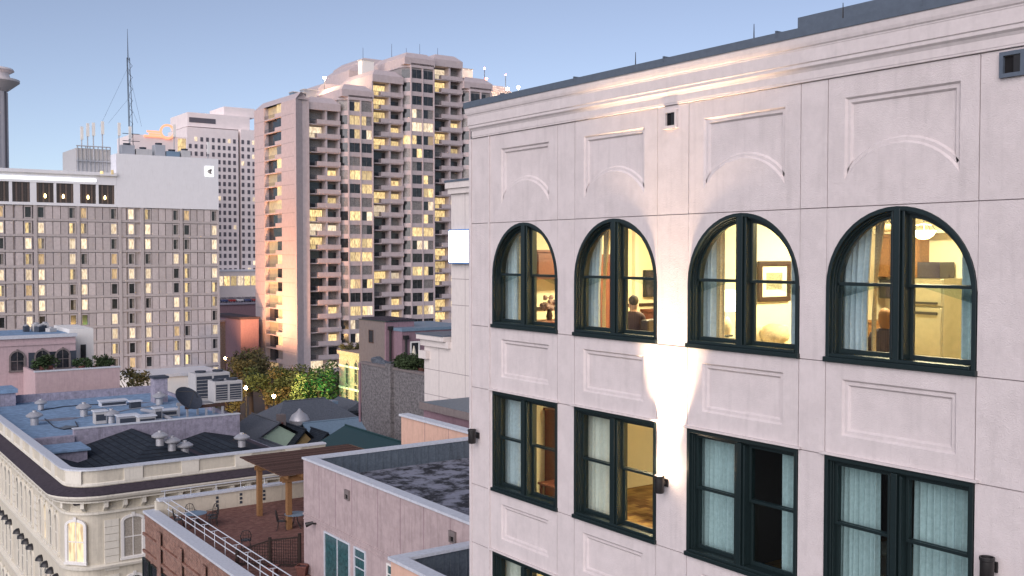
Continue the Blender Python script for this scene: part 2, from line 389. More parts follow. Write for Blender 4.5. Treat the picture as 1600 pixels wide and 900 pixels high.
# cornice: swept profile with a return round the far corner
cpath = [(XF, FAR), (XF, CORNER - .15), (XF + 9, CORNER - .15)]
def out_l(prof): return [(-o * (.45 if o > 0 else 1), z) for o, z in prof]
crn = [(0.0, 30.57), (.07, 30.575), (.07, 30.60), (.085, 30.61), (.085, 30.72), (.13, 30.76), (.20, 30.79), (.20, 30.84), (.235, 30.85), (.235, 31.04), (.25, 31.05), (.25, 31.065), (.29, 31.085), (.32, 31.13), (.34, 31.20), (.34, 31.235), (-.1, 31.235)]
MB().sweep(cpath, out_l(crn)).build('cornice', 'stucco_smooth', hotel, bevel=.004)
MB().sweep(cpath, out_l([(-.35, 31.236), (.37, 31.236), (.38, 31.225), (.385, 31.36), (-.35, 31.39)])).build('roof_coping', 'coping_metal', hotel)
mb = MB()
for i in range(7): mb.box(XF - .178, XF + .3, 3.1 + i * 2.44, 3.13 + i * 2.44, 31.30, 31.393)
mb.build('coping_seam', 'coping_metal', hotel)
MB().box(XF + .9, XF + 9, FAR, 10.9, 31.2, 31.82).build('roof_upstand', 'coping_metal', hotel)
MB().box(XF + 1.1, XF + 9, FAR, 8.6, 31.83, 31.95).build('roof_upstand', 'coping_metal', hotel)
# body: roof, floors, inner walls, far side wall
MB().box(XF + .31, XF + 9, FAR, CORNER - .01, 30.9, 31.19).build('roof_slab', 'stucco_smooth', hotel)
MB().box(XF + .31, XF + 9, CORNER - .25, CORNER - .012, 0, 30.89).build('side_wall', 'stucco', hotel)
for z, m in ((25.42, 'room_ceiling'), (21.9, 'room_ceiling'), (18.6, 'room_ceiling')):
    MB().box(XF + .302, XF + 8.6, FAR, CORNER - .26, z, z + .30).build('floor_slab', m, hotel)
MB().box(XF + .302, XF + 8.6, FAR, CORNER - .26, 29.35, 29.6).build('ceiling_slab', 'room_ceiling', hotel)
for z in (25.721, 22.201, 18.901):
    MB().box(XF + .302, XF + 6.0, FAR, CORNER - .26, z, z + .02).build('carpet_floor', 'carpet', hotel)
for z0, z1, m in ((25.75, 29.34, 'room_wall'), (22.23, 25.41, 'room_wall'), (18.93, 21.89, 'room_wall')):
    dk = m
    MB().box(XF + .31, XF + 6.0, CORNER - .36, CORNER - .262, z0, z1).build('inner_wall', m, hotel)
    unlit = 'room_wall_painted_shade' if z0 < 25 else m  # lower right rooms: darkness comes from the wall colour, not only missing lamps
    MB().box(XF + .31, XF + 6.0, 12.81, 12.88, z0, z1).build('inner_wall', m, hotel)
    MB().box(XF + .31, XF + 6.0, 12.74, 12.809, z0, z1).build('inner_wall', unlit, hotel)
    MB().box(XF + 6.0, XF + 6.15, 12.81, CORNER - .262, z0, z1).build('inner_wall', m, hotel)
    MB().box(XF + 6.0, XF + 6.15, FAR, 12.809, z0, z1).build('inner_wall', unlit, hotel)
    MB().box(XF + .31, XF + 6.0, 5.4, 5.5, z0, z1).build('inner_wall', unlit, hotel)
MB().box(XF + 6.16, XF + 6.3, FAR, CORNER - .262, 0, 30.88).build('rear_wall', 'room_wall_painted_shade', hotel)

# ---- windows: dark green frames, doubled mullion, two double-hung sashes each
def ring(mb, poly, d, a, b): mb.slab(poly, [offset(poly, d)], a, b, fac)
def make_window(y0, y1, z0, ztop, arched, glass='glass'):
    yc = (y0 + y1) / 2; mh = .108
    op = arch_poly(y0 + .004, y1 - .004, z0 + .004, SPRING) if arched else rect(y0 + .004, y1 - .004, z0 + .004, ztop - .004)
    mb = MB(); ring(mb, op, .062, -.02, .27); ring(mb, offset(op, .0621), .026, .035, .265); ring(mb, offset(op, .0882), .018, .07, .26)
    w = mb.build('window', 'window_green', hotel, bevel=.006)
    mb = MB(); mb.box(XF - .055, XF + .10, y0 - .02, y1 + .02, z0 + .0, z0 + .075); mb.box(XF - .03, XF + .24, y0 + .08, y1 - .08, z0 + .076, z0 + .125)
    mb.build('sill', 'window_green', w, bevel=.008)
    it = .106
    mb = MB(); zt = CROWN - .05 if arched else ztop - .08
    mb.box(XF - .024, XF + .10, yc - .05, yc + .05, z0 + .08, zt); mb.box(XF + .0, XF + .262, yc - mh, yc - .07, z0 + .126, zt - .03)
    mb.box(XF + .0, XF + .262, yc + .07, yc + mh, z0 + .126, zt - .03); mb.box(XF + .05, XF + .25, yc - .07, yc + .07, z0 + .126, zt - .03)
    mb.build('mullion', 'window_green', w, bevel=.006)
    zm = 27.58 if arched else z0 + (ztop - z0) * .54
    for s in (0, 1):
        if s == 0: a, b = y0 + it, yc - mh - .002
        else: a, b = yc + mh + .002, y1 - it
        # lower sash
        lo = rect(a, b, z0 + .126, zm + .02)
        MB().slab(lo, [[(a + .05, z0 + .19), (b - .05, z0 + .19), (b - .05, zm - .03), (a + .05, zm - .03)]], .155, .20, fac).build('sash', 'window_green', w, bevel=.004)
        MB().box(XF + .175, XF + .181, a + .049, b - .049, z0 + .189, zm - .029).build('pane', glass, w)
        # upper sash
        if arched:
            r = (y1 - y0) / 2 - it; k = (CROWN - .02 - SPRING - it) / r; n = 14
            dl = mh + .002
            t0 = math.acos(dl / r)
            arcp = [(yc + r * math.cos(t), SPRING + r * k * math.sin(t)) for t in [t0 * i / n for i in range(n + 1)]]
            up = [(b, zm - .03)] + arcp + [(yc + dl, zm - .03)] if s else None
            if s == 0: up = [(a, zm - .03), (yc - dl, zm - .03)] + [(2 * yc - p, q) for p, q in arcp[::-1]]
            else: up = [(yc + dl, zm - .03), (b, zm - .03)] + arcp
        else: up = rect(a, b, zm - .03, ztop - it)
        inn = offset(up, .045)
        MB().slab(up, [inn], .105, .15, fac).build('sash', 'window_green', w, bevel=.004)
        MB().slab(offset(up, .044), [], .125, .131, fac).build('pane', glass, w)
    return w
for y0, y1 in WIN: make_window(y0, y1, SILL, CROWN, True)
for i, (y0, y1) in enumerate(WIN): make_window(y0, y1, SILL2, HEAD2, False)
for y0, y1 in WIN[:2]: make_window(y0, y1, 19.37, HEAD3, False)
for y0, y1 in WIN:
    for z in (HEAD2, HEAD3): MB().box(XF - .06, XF - .001, y0 - .06, y1 + .06, z + .012, z + .045).build('drip_ledge', 'stucco_smooth', hotel)

# ---- wall vents
def vent(y, z, dark):
    v = MB(); o = rect(y - .16, y + .16, z - .16, z + .16); v.slab(o, [offset(o, .05)], -.05, .1, fac)
    w = v.build('vent', 'coping_metal' if dark else 'stucco_smooth', hotel)
    MB().box(XF - .01, XF - .004, y - .105, y + .105, z - .105, z + .105).build('opening', 'void', w)
    MB().box(XF - .04, XF - .012, y - .105, y - .02, z - .105, z + .105).build('damper', 'dark_metal', w)
vent(12.84, 30.33, False); vent(6.83, 30.37, True)
for u, v0, v1 in ((993, 88, 106), (1178, 45, 62), (1317, 10, 32)):
    p = at(u, v1, x=XF + .05)
    tag(MB().tube((XF + .05, p.y, 31.38), (XF + .05, p.y, 31.38 + .26), .012, .006, 6).build('lightning_rod', 'dark_metal'),
        {993: 'thin short rod on the parapet above the second arched window', 1178: 'thin short rod on the parapet above the third arched window', 1317: 'thin short rod on the parapet near the top edge of the picture'}[u], 'lightning rod', 'rods along the parapet')

# ---- wall lamps
def wall_lamp(y, z, label, lit):
    t = thing('wall_lamp', (XF, y, z), label, 'lamp', 'cylinder lamps on the stucco wall')
    MB().box(XF - .03, XF - .001, y - .06, y + .06, z - .07, z + .07).build('back_plate', 'dark_metal', t, bevel=.01)
    MB().tube((XF - .03, y, z), (XF - .10, y, z), .03, .03, 10).build('arm', 'dark_metal', t)
    MB().lathe([(0, -.16), (.075, -.16), (.085, -.14), (.085, .10), (.095, .11), (.095, .15), (.078, .15), (.078, .12), (0, .12)], (XF - .17, y, z), 20).build('housing', 'dark_metal', t, smooth=True)
    MB().lathe([(0, .128), (.06, .128), (.07, .124)], (XF - .17, y, z), 16).build('lens', 'bulb_white' if lit else 'black_plastic', t, smooth=True)
wall_lamp(12.93, 24.02, 'lit cylinder uplight washing the pier between the second and third windows', True)
wall_lamp(18.88, 23.99, 'unlit dark cylinder lamp at the left edge of the stucco hotel', False)
wall_lamp(6.98, 24.03, 'unlit dark cylinder lamp at the bottom right of the picture', False)
lamp('uplight_beam', 'SPOT', (XF - .17, 12.90, 24.17), 3000, (1, .70, .46), .10, spot_size=R(50), spot_blend=1, target=(XF - .13, 12.82, 28))
lamp('uplight_lens', 'POINT', (XF - .17, 12.90, 24.28), 9, (1, .72, .48), .05)

# ================================================================ INSIDE THE LIT ROOMS
def curtain(y0, y1, x, z0, z1, material, label, folds=9, amp=.055, pull=0, sd=0, group='curtains in the hotel windows'):
    """pleated hanging; pull draws its lower half toward the y1 side"""
    q = random.Random(sd); n = folds * 8; rows = 14; vs = []; ph = [q.uniform(-.9, .9) for _ in range(folds + 2)]
    for j in range(rows + 1):
        t = j / rows; z = z1 + (z0 - z1) * t
        for i in range(n + 1):
            s = i / n; k = s * folds; w = ph[int(k)] * (1 - k % 1) + ph[int(k) + 1] * (k % 1)
            y = y0 + (y1 - y0) * s; y += pull * (math.sin(t * math.pi * .8) ** 1.5) * (1 - s)
            xx = x + amp * (math.sin(k * 2 * math.pi + w) + .35 * math.sin(k * 3.1 + t * 2 + w)) * (.75 + .25 * t)
            vs.append((xx, y, z))
    fs = [(j * (n + 1) + i, j * (n + 1) + i + 1, (j + 1) * (n + 1) + i + 1, (j + 1) * (n + 1) + i) for j in range(rows) for i in range(n)]
    return tag(MB().add(vs, fs).build('curtain', material, smooth=True), label, 'curtain', group)
XC = XF + .42
Z0, Z1 = 25.76, 28.9
curtain(17.95, 18.75, XC, Z0, Z1, 'sheer', 'blue grey sheer curtain at the left of the leftmost arched window', 7, sd=1)
curtain(17.66, 17.97, XC + .06, Z0, Z1, 'gold_drape', 'gold patterned drape in the leftmost arched window', 3, .05, sd=2)
curtain(15.15, 15.85, XC, Z0, Z1, 'sheer', 'pale blue curtain at the left of the second arched window', 6, pull=.12, sd=3)
curtain(14.95, 15.17, XC + .06, Z0, Z1, 'gold_drape', 'gold drape edge drawn aside in the second arched window', 3, .04, pull=.25, sd=4)
curtain(12.2, 12.72, XC, Z0, Z1, 'sheer', 'grey striped curtain at the left of the third arched window', 6, sd=5)
curtain(12.07, 12.22, XC + .06, Z0, Z1, 'gold_drape', 'gold drape edge beside the bright table lamp', 2, .04, sd=6)
curtain(10.1, 10.58, XC, Z0, Z1, 'sheer', 'narrow blue curtain at the right of the third arched window', 4, sd=7)
curtain(9.1, 9.95, XC, Z0, Z1, 'sheer', 'long blue pleated curtain at the left of the rightmost arched window', 8, .045, pull=.1, sd=8)
curtain(8.94, 9.12, XC + .08, Z0, Z1, 'gold_drape', 'gold drape edge drawn aside in the rightmost arched window', 3, .04, pull=.22, sd=9)
curtain(7.1, 7.74, XC, Z0, Z1, 'teal_sheer', 'narrow teal curtain at the right of the rightmost arched window', 4, sd=10)
Z0, Z1 = 22.24, 25.2
curtain(17.8, 18.7, XC, Z0, Z1, 'sheer', 'grey blue sheer curtain in the lower leftmost window', 9, sd=11)
curtain(17.66, 17.82, XC + .05, Z0, Z1, 'gold_drape', 'gold drape edge in the lower leftmost window', 2, .04, sd=12)
curtain(14.9, 15.85, XC, Z0, Z1, 'sheer_white', 'cream pleated curtain in the lower second window', 9, .045, sd=13)
curtain(14.74, 14.92, XC + .06, Z0, Z1, 'gold_drape', 'gold drape edge in the lower second window', 2, .04, pull=.15, sd=14)
curtain(11.37, 12.62, XC, Z0, Z1, 'teal_sheer', 'teal curtain in the left half of the lower third window', 12, .04, sd=15)
curtain(10.1, 10.72, XC, Z0, Z1, 'teal_sheer', 'teal curtain at the right edge of the lower third window', 6, .04, sd=16)
curtain(8.94, 9.9, XC, Z0, Z1, 'teal_sheer', 'teal curtain in the left half of the lower rightmost window', 11, .045, sd=17)
curtain(7.05, 8.40, XC, Z0, Z1, 'teal_sheer', 'teal curtain filling the right half of the lower rightmost window', 13, .045, sd=18)
curtain(17.3, 18.5, XC, 18.95, 21.8, 'sheer_white', 'cream curtain in the lowest window at the bottom edge', 9, .045, sd=19)

# --- upper left room (behind the first two arches)
EW = CORNER - .362         # face of its end wall
def cabinet(name, x0, x1, y0, y1, z0, z1, m, label, doors=2, face='y'):
    t = thing(name, ((x0 + x1) / 2, (y0 + y1) / 2, z0), label, 'cabinet')
    MB().box(x0, x1, y0, y1, z0, z1).build('case', m, t, bevel=.01)
    MB().box(x0 - .04, x1 + .04, y0 - .04, y1, z1, z1 + .06).build('top', m, t, bevel=.01)
    for i in range(doors):
        if face == 'y':
            a = x0 + (x1 - x0) * i / doors + .02; b = x0 + (x1 - x0) * (i + 1) / doors - .02
            d = MB().slab(rect(a, b, z0 + .05, z1 - .04), [rect(a + .07, b - .07, z0 + .14, z1 - .13)], 0, .02, lambda p, q, e: (p, y0 - .022 + e, q)).build('door', m, t)
            MB().cbox((b - .03, y0 - .04, (z0 + z1) / 2), .02, .02, .1).build('handle', 'dark_metal', d)
        else:
            a = y0 + (y1 - y0) * i / doors + .02; b = y0 + (y1 - y0) * (i + 1) / doors - .02
            d = MB().slab(rect(a, b, z0 + .05, z1 - .04), [rect(a + .06, b - .06, z0 + .12, z1 - .11)], 0, .02, lambda p, q, e: (x0 - .022 + e, p, q)).build('door', m, t)
            MB().cbox((x0 - .04, b - .03, (z0 + z1) / 2), .02, .02, .1).build('handle', 'dark_metal', d)
    return t
cabinet('armoire', 13.72, 15.1, EW - .5, EW - .01, 27.45, 28.05, 'red_wood', 'red brown wooden cupboard hung on the wall behind the leftmost arched window', 2)
MB().box(13.0, 18.4, EW - .03, EW - .002, 26.72, 26.80).build('chair_rail', 'dark_wood', hotel)
def table(x, y, z, w, d, h, m, label, cat='table'):
    t = thing('table', (x, y, z), label, cat)
    MB().box(x - w / 2, x + w / 2, y - d / 2, y + d / 2, z + h - .05, z + h).build('table_top', m, t, bevel=.01)
    for a in (-1, 1):
        for b in (-1, 1): MB().box(x + a * (w / 2 - .06) - .025, x + a * (w / 2 - .06) + .025, y + b * (d / 2 - .06) - .025, y + b * (d / 2 - .06) + .025, z, z + h - .051).build('leg', m, t)
    return t
FL = 25.742
table(14.15, EW - .45, FL, .9, .6, .78, 'red_wood', 'red brown side table behind the leftmost arched window')
v = thing('flower_vase', (14.1, EW - .45, FL + .78), 'vase of pale flowers on the red side table', 'vase')
MB().lathe([(0, 0), (.05, 0), (.08, .08), (.05, .2), (.06, .24)], (14.1, EW - .45, FL + .781), 14).build('vase', 'dark_wood', v, smooth=True)
mb = MB()
for i in range(14): rough_ball(mb, (14.1 + rnd.uniform(-.16, .16), EW - .45 + rnd.uniform(-.14, .14), FL + 1.1 + rnd.uniform(-.06, .2)), .06, 4, .5, seed=i)
mb.build('blossom', 'leaf_flower', v)
# wrought-iron scroll, cupboard and screen seen through the second arch
t = MB(); y = EW - .05
for s in (-1, 1):
    pts = [(15.05 + s * (.02 + .16 * (1 - k / 14) * math.cos(k * .75) + .12), y, 28.25 + .16 * (1 - k / 14) * math.sin(k * .75)) for k in range(15)]
    t.path(pts, .014)
t.path([(14.8, y, 28.1), (15.05, y, 28.02), (15.3, y, 28.1)], .014)
tag(t.build('wall_scroll', 'dark_metal'), 'curled black iron ornament on the wall behind the second arched window', 'wall ornament')
cabinet('tall_cupboard', 15.5, 16.3, EW - .55, EW - .01, FL, 27.95, 'red_wood', 'tall red brown cupboard seen through the left half of the second arched window', 2)
MB().box(17.0, 17.12, EW - .12, EW - .002, FL + .02, 29.3).build('pilaster', 'room_trim', hotel)
fr = thing('wall_screen', (17.9, EW - .05, 26.9), 'dark television screen on the wall behind the second arched window', 'television')
MB().box(17.35, 18.45, EW - .10, EW - .01, 26.95, 27.62).build('casing', 'black_plastic', fr, bevel=.01)
MB().box(17.39, 18.41, EW - .107, EW - .101, 26.99, 27.58).build('display', 'screen', fr)
cabinet('low_chest', 17.3, 18.4, EW - .6, EW - .01, FL, 26.6, 'red_wood', 'low red brown chest under the dark television screen', 3)
def armchair(x, y, z, rz, m, label):
    t = thing('armchair', (x, y, z), label, 'chair'); m4 = Matrix.Translation((x, y, z)) @ Matrix.Rotation(rz, 4, 'Z')
    def part(nm, x0, x1, y0, y1, z0, z1, mm, bv=.04):
        b = MB().box(x0, x1, y0, y1, z0, z1); b.v = [tuple(m4 @ Vector(p)) for p in b.v]; b.build(nm, mm, t, bevel=bv)
    part('seat', -.33, .33, -.3, .34, .16, .43, m); part('backrest', -.38, .38, .30, .48, .16, .98, m)
    for s in (-1, 1):
        part('armrest', s * .43 - .08, s * .43 + .08, -.3, .34, .12, .62, m)
        for e in (-.26, .4): part('leg', s * .36 - .025, s * .36 + .025, e - .025, e + .025, 0, .12, 'dark_wood', .005)
    return t
def person(x, y, z, rz, shirt, hair, label):
    """seated figure, back toward -Y before turning: one skinned body"""
    m, n, l, b = _new('clothed_' + hair); b.inputs['Roughness'].default_value = .85
    tc = n.new('ShaderNodeTexCoord'); sp = n.new('ShaderNodeSeparateXYZ'); l.new(tc.outputs['Object'], sp.inputs[0])
    rp = n.new('ShaderNodeValToRGB'); rp.color_ramp.interpolation = 'CONSTANT'; e = rp.color_ramp.elements
    mr = n.new('ShaderNodeMath'); mr.operation = 'DIVIDE'; mr.inputs[1].default_value = 1.5; l.new(sp.outputs[2], mr.inputs[0]); l.new(mr.outputs[0], rp.inputs[0])
    e[0].position = 0; e[0].color = (.03, .03, .045, 1); e[1].position = .50 / 1.5; e[1].color = list(shirt) + [1]
    k = e.new(1.09 / 1.5); k.color = (.55, .32, .22, 1)
    nz = n.new('ShaderNodeTexWave'); nz.inputs['Scale'].default_value = 9; l.new(tc.outputs['Object'], nz.inputs[0])
    mx = n.new('ShaderNodeMix'); mx.data_type = 'RGBA'; mx.blend_type = 'MULTIPLY'; mx.inputs[0].default_value = .35; l.new(rp.outputs[0], mx.inputs[6]); l.new(nz.outputs[0], mx.inputs[7])
    l.new(mx.outputs[2], b.inputs['Base Color'])
    V = []; E = []; Rr = []
    def v(p, r, par=None):
        V.append(p); Rr.append(r); i = len(V) - 1
        if par is not None: E.append((par, i))
        return i
    pel = v((0, 0, .52), (.17, .13)); wa = v((0, -.01, .70), (.155, .11), pel); ch = v((0, 0, .92), (.18, .12), wa); up = v((0, 0, 1.04), (.13, .09), ch)
    nk = v((0, .01, 1.11), (.06, .06), up); h0 = v((0, .02, 1.19), (.075, .09), nk); h1 = v((0, .02, 1.29), (.082, .10), h0); h2 = v((0, .01, 1.36), (.06, .075), h1)
    v((0, .135, 1.235), (.014, .018), h0)
    for s in (-1, 1):
        v((s * .09, .01, 1.235), (.012, .022), h0)
        sh = v((s * .19, 0, 1.0), (.065, .065), up); el = v((s * .25, .06, .74), (.046, .046), sh); wr = v((s * .17, .32, .70), (.03, .03), el); pa = v((s * .15, .39, .70), (.038, .018), wr)
        for k in range(4): 
            k1 = v((s * .15 + (k - 1.5) * .02, .44, .70), (.009, .009), pa); v((s * .15 + (k - 1.5) * .021, .48 + (.01 if k in (1, 2) else 0), .685), (.008, .008), k1)
        k1 = v((s * .11, .40, .695), (.01, .01), pa); v((s * .09, .43, .69), (.009, .009), k1)
        hp = v((s * .10, .08, .50), (.10, .095), pel); kn = v((s * .13, .46, .50), (.07, .07), hp); an = v((s * .13, .48, .09), (.042, .042), kn); v((s * .13, .64, .04), (.04, .03), an)
    me = bpy.data.meshes.new('body'); me.from_pydata(V, E, []); me.materials.append(m)
    t = thing('person', (x, y, z), label, 'person')
    o = place(me, 'body', (x, y, z), t, rz); o.modifiers.new('skin', 'SKIN'); ss = o.modifiers.new('smooth', 'SUBSURF'); ss.levels = 2; ss.render_levels = 2
    for i, r in enumerate(Rr): me.skin_vertices[0].data[i].radius = r
    me.skin_vertices[0].data[0].use_root = True
    hb = MB(); rough_ball(hb, (0, -.012, 1.315), .108, 8, .08, 1.02, 3)
    long_ = hair == 'hair_blond'
    hb.v = [(p[0] * (.95 if p[2] > 1.28 or not long_ else 1.08), p[1] if p[1] < .05 else .05 + (p[1] - .05) * .3, (max(p[2], 1.20 if p[1] < .02 else 1.31) if not long_ else p[2] - max(0, 1.3 - p[2]) * 1.9 if p[1] < .03 else max(p[2], 1.31))) for p in hb.v]
    m4 = Matrix.Translation((x, y, z)) @ Matrix.Rotation(rz, 4, 'Z'); hb.v = [tuple(m4 @ Vector(p)) for p in hb.v]
    hb.build('hair', hair, t, smooth=True)
    return t
armchair(13.95, 15.35, FL, R(200), 'dark_wood', 'dark chair the seated person uses behind the second arched window')
person(13.95, 15.40, FL + .02, R(-30), (.085, .05, .055), 'hair_grey', 'person in a dark plaid shirt sitting behind the second arched window')
lamp('room_light', 'AREA', (15.6, 15.6, 29.2), 300, (1, .80, .48), shape='DISK', size=1.2, target=(15.6, 15.6, 25))
# --- upper right room (behind the third and fourth arches)
PW = 12.738               # face of the party wall seen through the third arch
f = thing('picture_frame', (15.0, PW, 26.9), 'dark framed picture with cream mount behind the third arched window', 'picture')
fn = lambda p, q, d: (p, PW - .002 - d, q)
P0, P1 = at(1183, 408, y=PW), at(1232, 470, y=PW)
o_ = rect(P0.x, P1.x, P1.z, P0.z); MB().slab(o_, [offset(o_, .09)], 0, .06, fn).build('frame', 'dark_wood', f, bevel=.01)
MB().slab(offset(o_, .091), [offset(o_, .22)], .01, .03, fn).build('mount', 'mat_board', f); MB().slab(offset(o_, .221), [], .01, .02, fn).build('print', 'paper_art', f)
LX = at(1137, 490, y=PW - .4).x
table(LX - .06, PW - .38, FL, .62, .55, .78, 'brown_wood', 'small wooden table holding a lamp and telephone behind the third arched window')
l_ = thing('table_lamp', (LX, PW - .4, FL + .78), 'bright table lamp with cream shade behind the third arched window', 'lamp')
MB().lathe([(0, 0), (.1, 0), (.1, .02), (.03, .04), (.07, .16), (.08, .26), (.03, .38), (.012, .40), (.012, .62), (0, .62)], (LX, PW - .4, FL + .781), 16).build('lamp_base', 'cream_fabric', l_, smooth=True)
MB().lathe([(.2, .5), (.13, .86), (.125, .86), (.195, .5)], (LX, PW - .4, FL + .781), 24).build('lamp_shade', 'shade_glow', l_, smooth=True)
lamp('table_lamp_light', 'POINT', (LX, PW - .4, FL + 1.48), 14, (1, .78, .42), .08)
p_ = thing('telephone', (13.3, PW - .58, FL + .78), 'black telephone on the small lamp table', 'telephone')
MB().box(LX - .3, LX - .1, PW - .66, PW - .50, FL + .782, FL + .83).build('base', 'black_plastic', p_, bevel=.01); MB().box(LX - .31, LX - .09, PW - .62, PW - .57, FL + .85, FL + .885).build('handset', 'black_plastic', p_, bevel=.015)
armchair(14.45, 12.05, FL, R(-15), 'cream_fabric', 'cream armchair under the framed picture')
c_ = MB(); rough_ball(c_, (14.5, 12.25, FL + .82), .27, 8, .1, .75, 5); tag(c_.build('cushion', 'pattern_fabric', smooth=True), 'round patterned cushion on the cream armchair', 'cushion')
BW = XF + 6.0             # back wall with the kitchenette
def on_back(u, v): return at(u, v, x=BW)
c0, c1 = at(1352, 388, x=BW - .35), at(1396, 460, x=BW - .35)
cabinet('wall_cupboard', BW - .35, BW - .01, 11.75, 12.72, 27.55, 28.35, 'brown_wood', 'brown wall cupboards of the kitchenette behind the rightmost arched window', 3, 'x')
cabinet('kitchen_base_cupboard', BW - .6, BW - .01, 11.95, 12.72, FL, 26.62, 'brown_wood', 'brown base cupboard of the kitchenette behind the seated person', 2, 'x')
mw = thing('microwave', (BW - .4, 12.3, 27.1), 'black microwave under the wall cupboards', 'microwave')
MB().box(BW - .42, BW - .02, 12.02, 12.6, 27.12, 27.5).build('casing', 'black_plastic', mw, bevel=.01); MB().box(BW - .427, BW - .421, 12.06, 12.44, 27.16, 27.46).build('door', 'screen', mw)
fg = thing('refrigerator', (BW - .35, 11.4, FL), 'grey refrigerator behind the right half of the rightmost arched window', 'refrigerator')
MB().box(BW - .68, BW - .02, 11.02, 11.72, FL, 27.55).build('body', 'steel', fg, bevel=.02)
for z0, z1 in ((FL + .06, 27.0), (27.02, 27.54)): 
    d = MB().box(BW - .74, BW - .685, 11.03, 11.71, z0, z1).build('door', 'steel', fg, bevel=.02)
    MB().box(BW - .80, BW - .741, 11.10, 11.62, (z1 - .14) if z1 < 27.2 else z0 + .04, (z1 - .09) if z1 < 27.2 else z0 + .08).build('handle', 'dark_metal', d)
tag(MB().box(BW - .62, BW - .1, 11.15, 11.62, 27.552, 27.86).build('box', 'screen', bevel=.01), 'dark box standing on top of the grey refrigerator', 'box')
MB().box(BW - .45, BW - .012, 10.9, 12.72, 28.42, 28.50).build('shelf_ledge', 'room_trim', hotel)
MB().box(BW - .10, BW - .002, 10.55, 10.75, FL, 29.33).build('door_casing', 'room_trim', hotel); MB().box(BW - .06, BW - .003, 10.3, 10.5, FL + .6, 27.2).build('wall_pad', 'room_trim', hotel)
tag(MB().box(BW - .03, BW - .002, 10.88, 10.98, 27.45, 27.62).build('thermostat', 'mat_board'), 'small white wall control beside the refrigerator', 'thermostat')
armchair(14.9, 10.55, FL, R(180), 'dark_wood', 'dark chair the fair haired person uses behind the rightmost arched window')
pp = at(1383, 480, d=16.6); person(pp.x, pp.y, FL - .03, R(-50), (.05, .035, .045), 'hair_blond', 'fair haired person in dark clothes sitting behind the rightmost arched window')
def pendant(x, y, zc, drop, glow, label):
    t = thing('ceiling_lamp', (x, y, zc - drop), label, 'lamp', 'bowl lamps on the ceiling')
    MB().tube((x, y, zc), (x, y, zc - drop), .012, .012, 6).build('rod', 'dark_metal', t); MB().lathe([(0, 0), (.07, 0), (.06, -.04), (0, -.05)], (x, y, zc), 12).build('ceiling_rose', 'dark_metal', t)
    MB().lathe([(0, -.13), (.08, -.12), (.16, -.06), (.2, .02), (.19, .02), (.15, -.05), (.07, -.10), (0, -.11)], (x, y, zc - drop), 20).build('bowl', glow, t, smooth=True)
    mb = MB()
    for k in range(5):
        a = k * 2 * math.pi / 5; mb.path([(x + .02 * math.cos(a), y + .02 * math.sin(a), zc - drop + .12), (x + .13 * math.cos(a), y + .13 * math.sin(a), zc - drop + .10), (x + .2 * math.cos(a), y + .2 * math.sin(a), zc - drop + .02)], .012)
    mb.build('bracket', 'dark_metal', t)
q = at(1443, 362, x=15.6); pendant(q.x, q.y, 29.34, 29.34 - q.z, 'lamp_glow', 'glowing bowl lamp under the ceiling in the right half of the rightmost arched window')
q2 = at(1383, 352, x=16.4); pendant(q2.x, q2.y, 29.34, 29.34 - q2.z, 'gold_drape', 'unlit dark bowl lamp under the ceiling in the left half of the rightmost arched window')
lamp('bowl_light', 'POINT', (q.x, q.y, q.z + .16), 22, (1, .72, .34), .12); lamp('room_light', 'AREA', (15.4, 10.2, 29.25), 290, (1, .81, .50), shape='DISK', size=1.2, target=(15.4, 10.2, 25))
table(14.0, 8.2, FL, .55, .55, .6, 'dark_wood', 'small dark round legged table beside the right curtain of the rightmost arched window')
b_ = thing('bottle', (14.0, 8.25, FL + .6), 'bottle standing on the small dark table at the right', 'bottle')
MB().lathe([(0, 0), (.04, 0), (.04, .16), (.015, .22), (.015, .27), (0, .27)], (14.0, 8.25, FL + .601), 12).build('glass_body', 'brown_wood', b_, smooth=True); MB().lathe([(.017, .25), (.017, .29), (0, .29)], (14.0, 8.25, FL + .601), 10).build('cap', 'gold_drape', b_)
# --- lower left room
FL2 = 22.222
cabinet('low_wardrobe', 14.3, 16.2, EW - .6, EW - .01, FL2, 24.4, 'red_wood', 'red brown wardrobe seen through the lower leftmost window', 3)
table(13.9, EW - 1.1, FL2, .8, .6, .75, 'red_wood', 'red brown desk in the lower leftmost window')
armchair(13.75, 16.9, FL2, R(170), 'dark_wood', 'dark red chair in front of the desk in the lower leftmost window')
MB().box(15.1, 15.6, 15.7, 16.0, FL2, 25.4).build('pilaster', 'room_trim', hotel)
cabinet('tall_case', 15.9, 17.2, 15.0, 15.6, FL2, 24.6, 'dark_wood', 'tall dark case seen through the lower second window', 2)
lamp('room_light', 'AREA', (15.2, 15.2, 25.35), 190, (1, .78, .46), shape='DISK', size=1.2, target=(15.2, 15.2, 20))
lamp('room_light', 'AREA', (15.2, 15.8, 21.85), 110, (1, .78, .46), shape='DISK', size=1.2, target=(15.2, 15.8, 18))
bd = thing('bed', (14.8, 9.6, FL2), 'unlit bed with white linen deep in the lower third window', 'bed')
MB().box(13.9, 15.9, 9.2, 10.9, FL2, FL2 + .35).build('bed_base', 'dark_wood', bd); MB().box(13.9, 15.9, 9.18, 10.92, FL2 + .351, FL2 + .6).build('mattress', 'mat_board', bd, bevel=.06)
for yy in (9.65, 10.45): pb = MB(); rough_ball(pb, (15.5, yy, FL2 + .7), .34, 8, .1, .35, 4); pb.build('pillow', 'mat_board', bd, smooth=True)

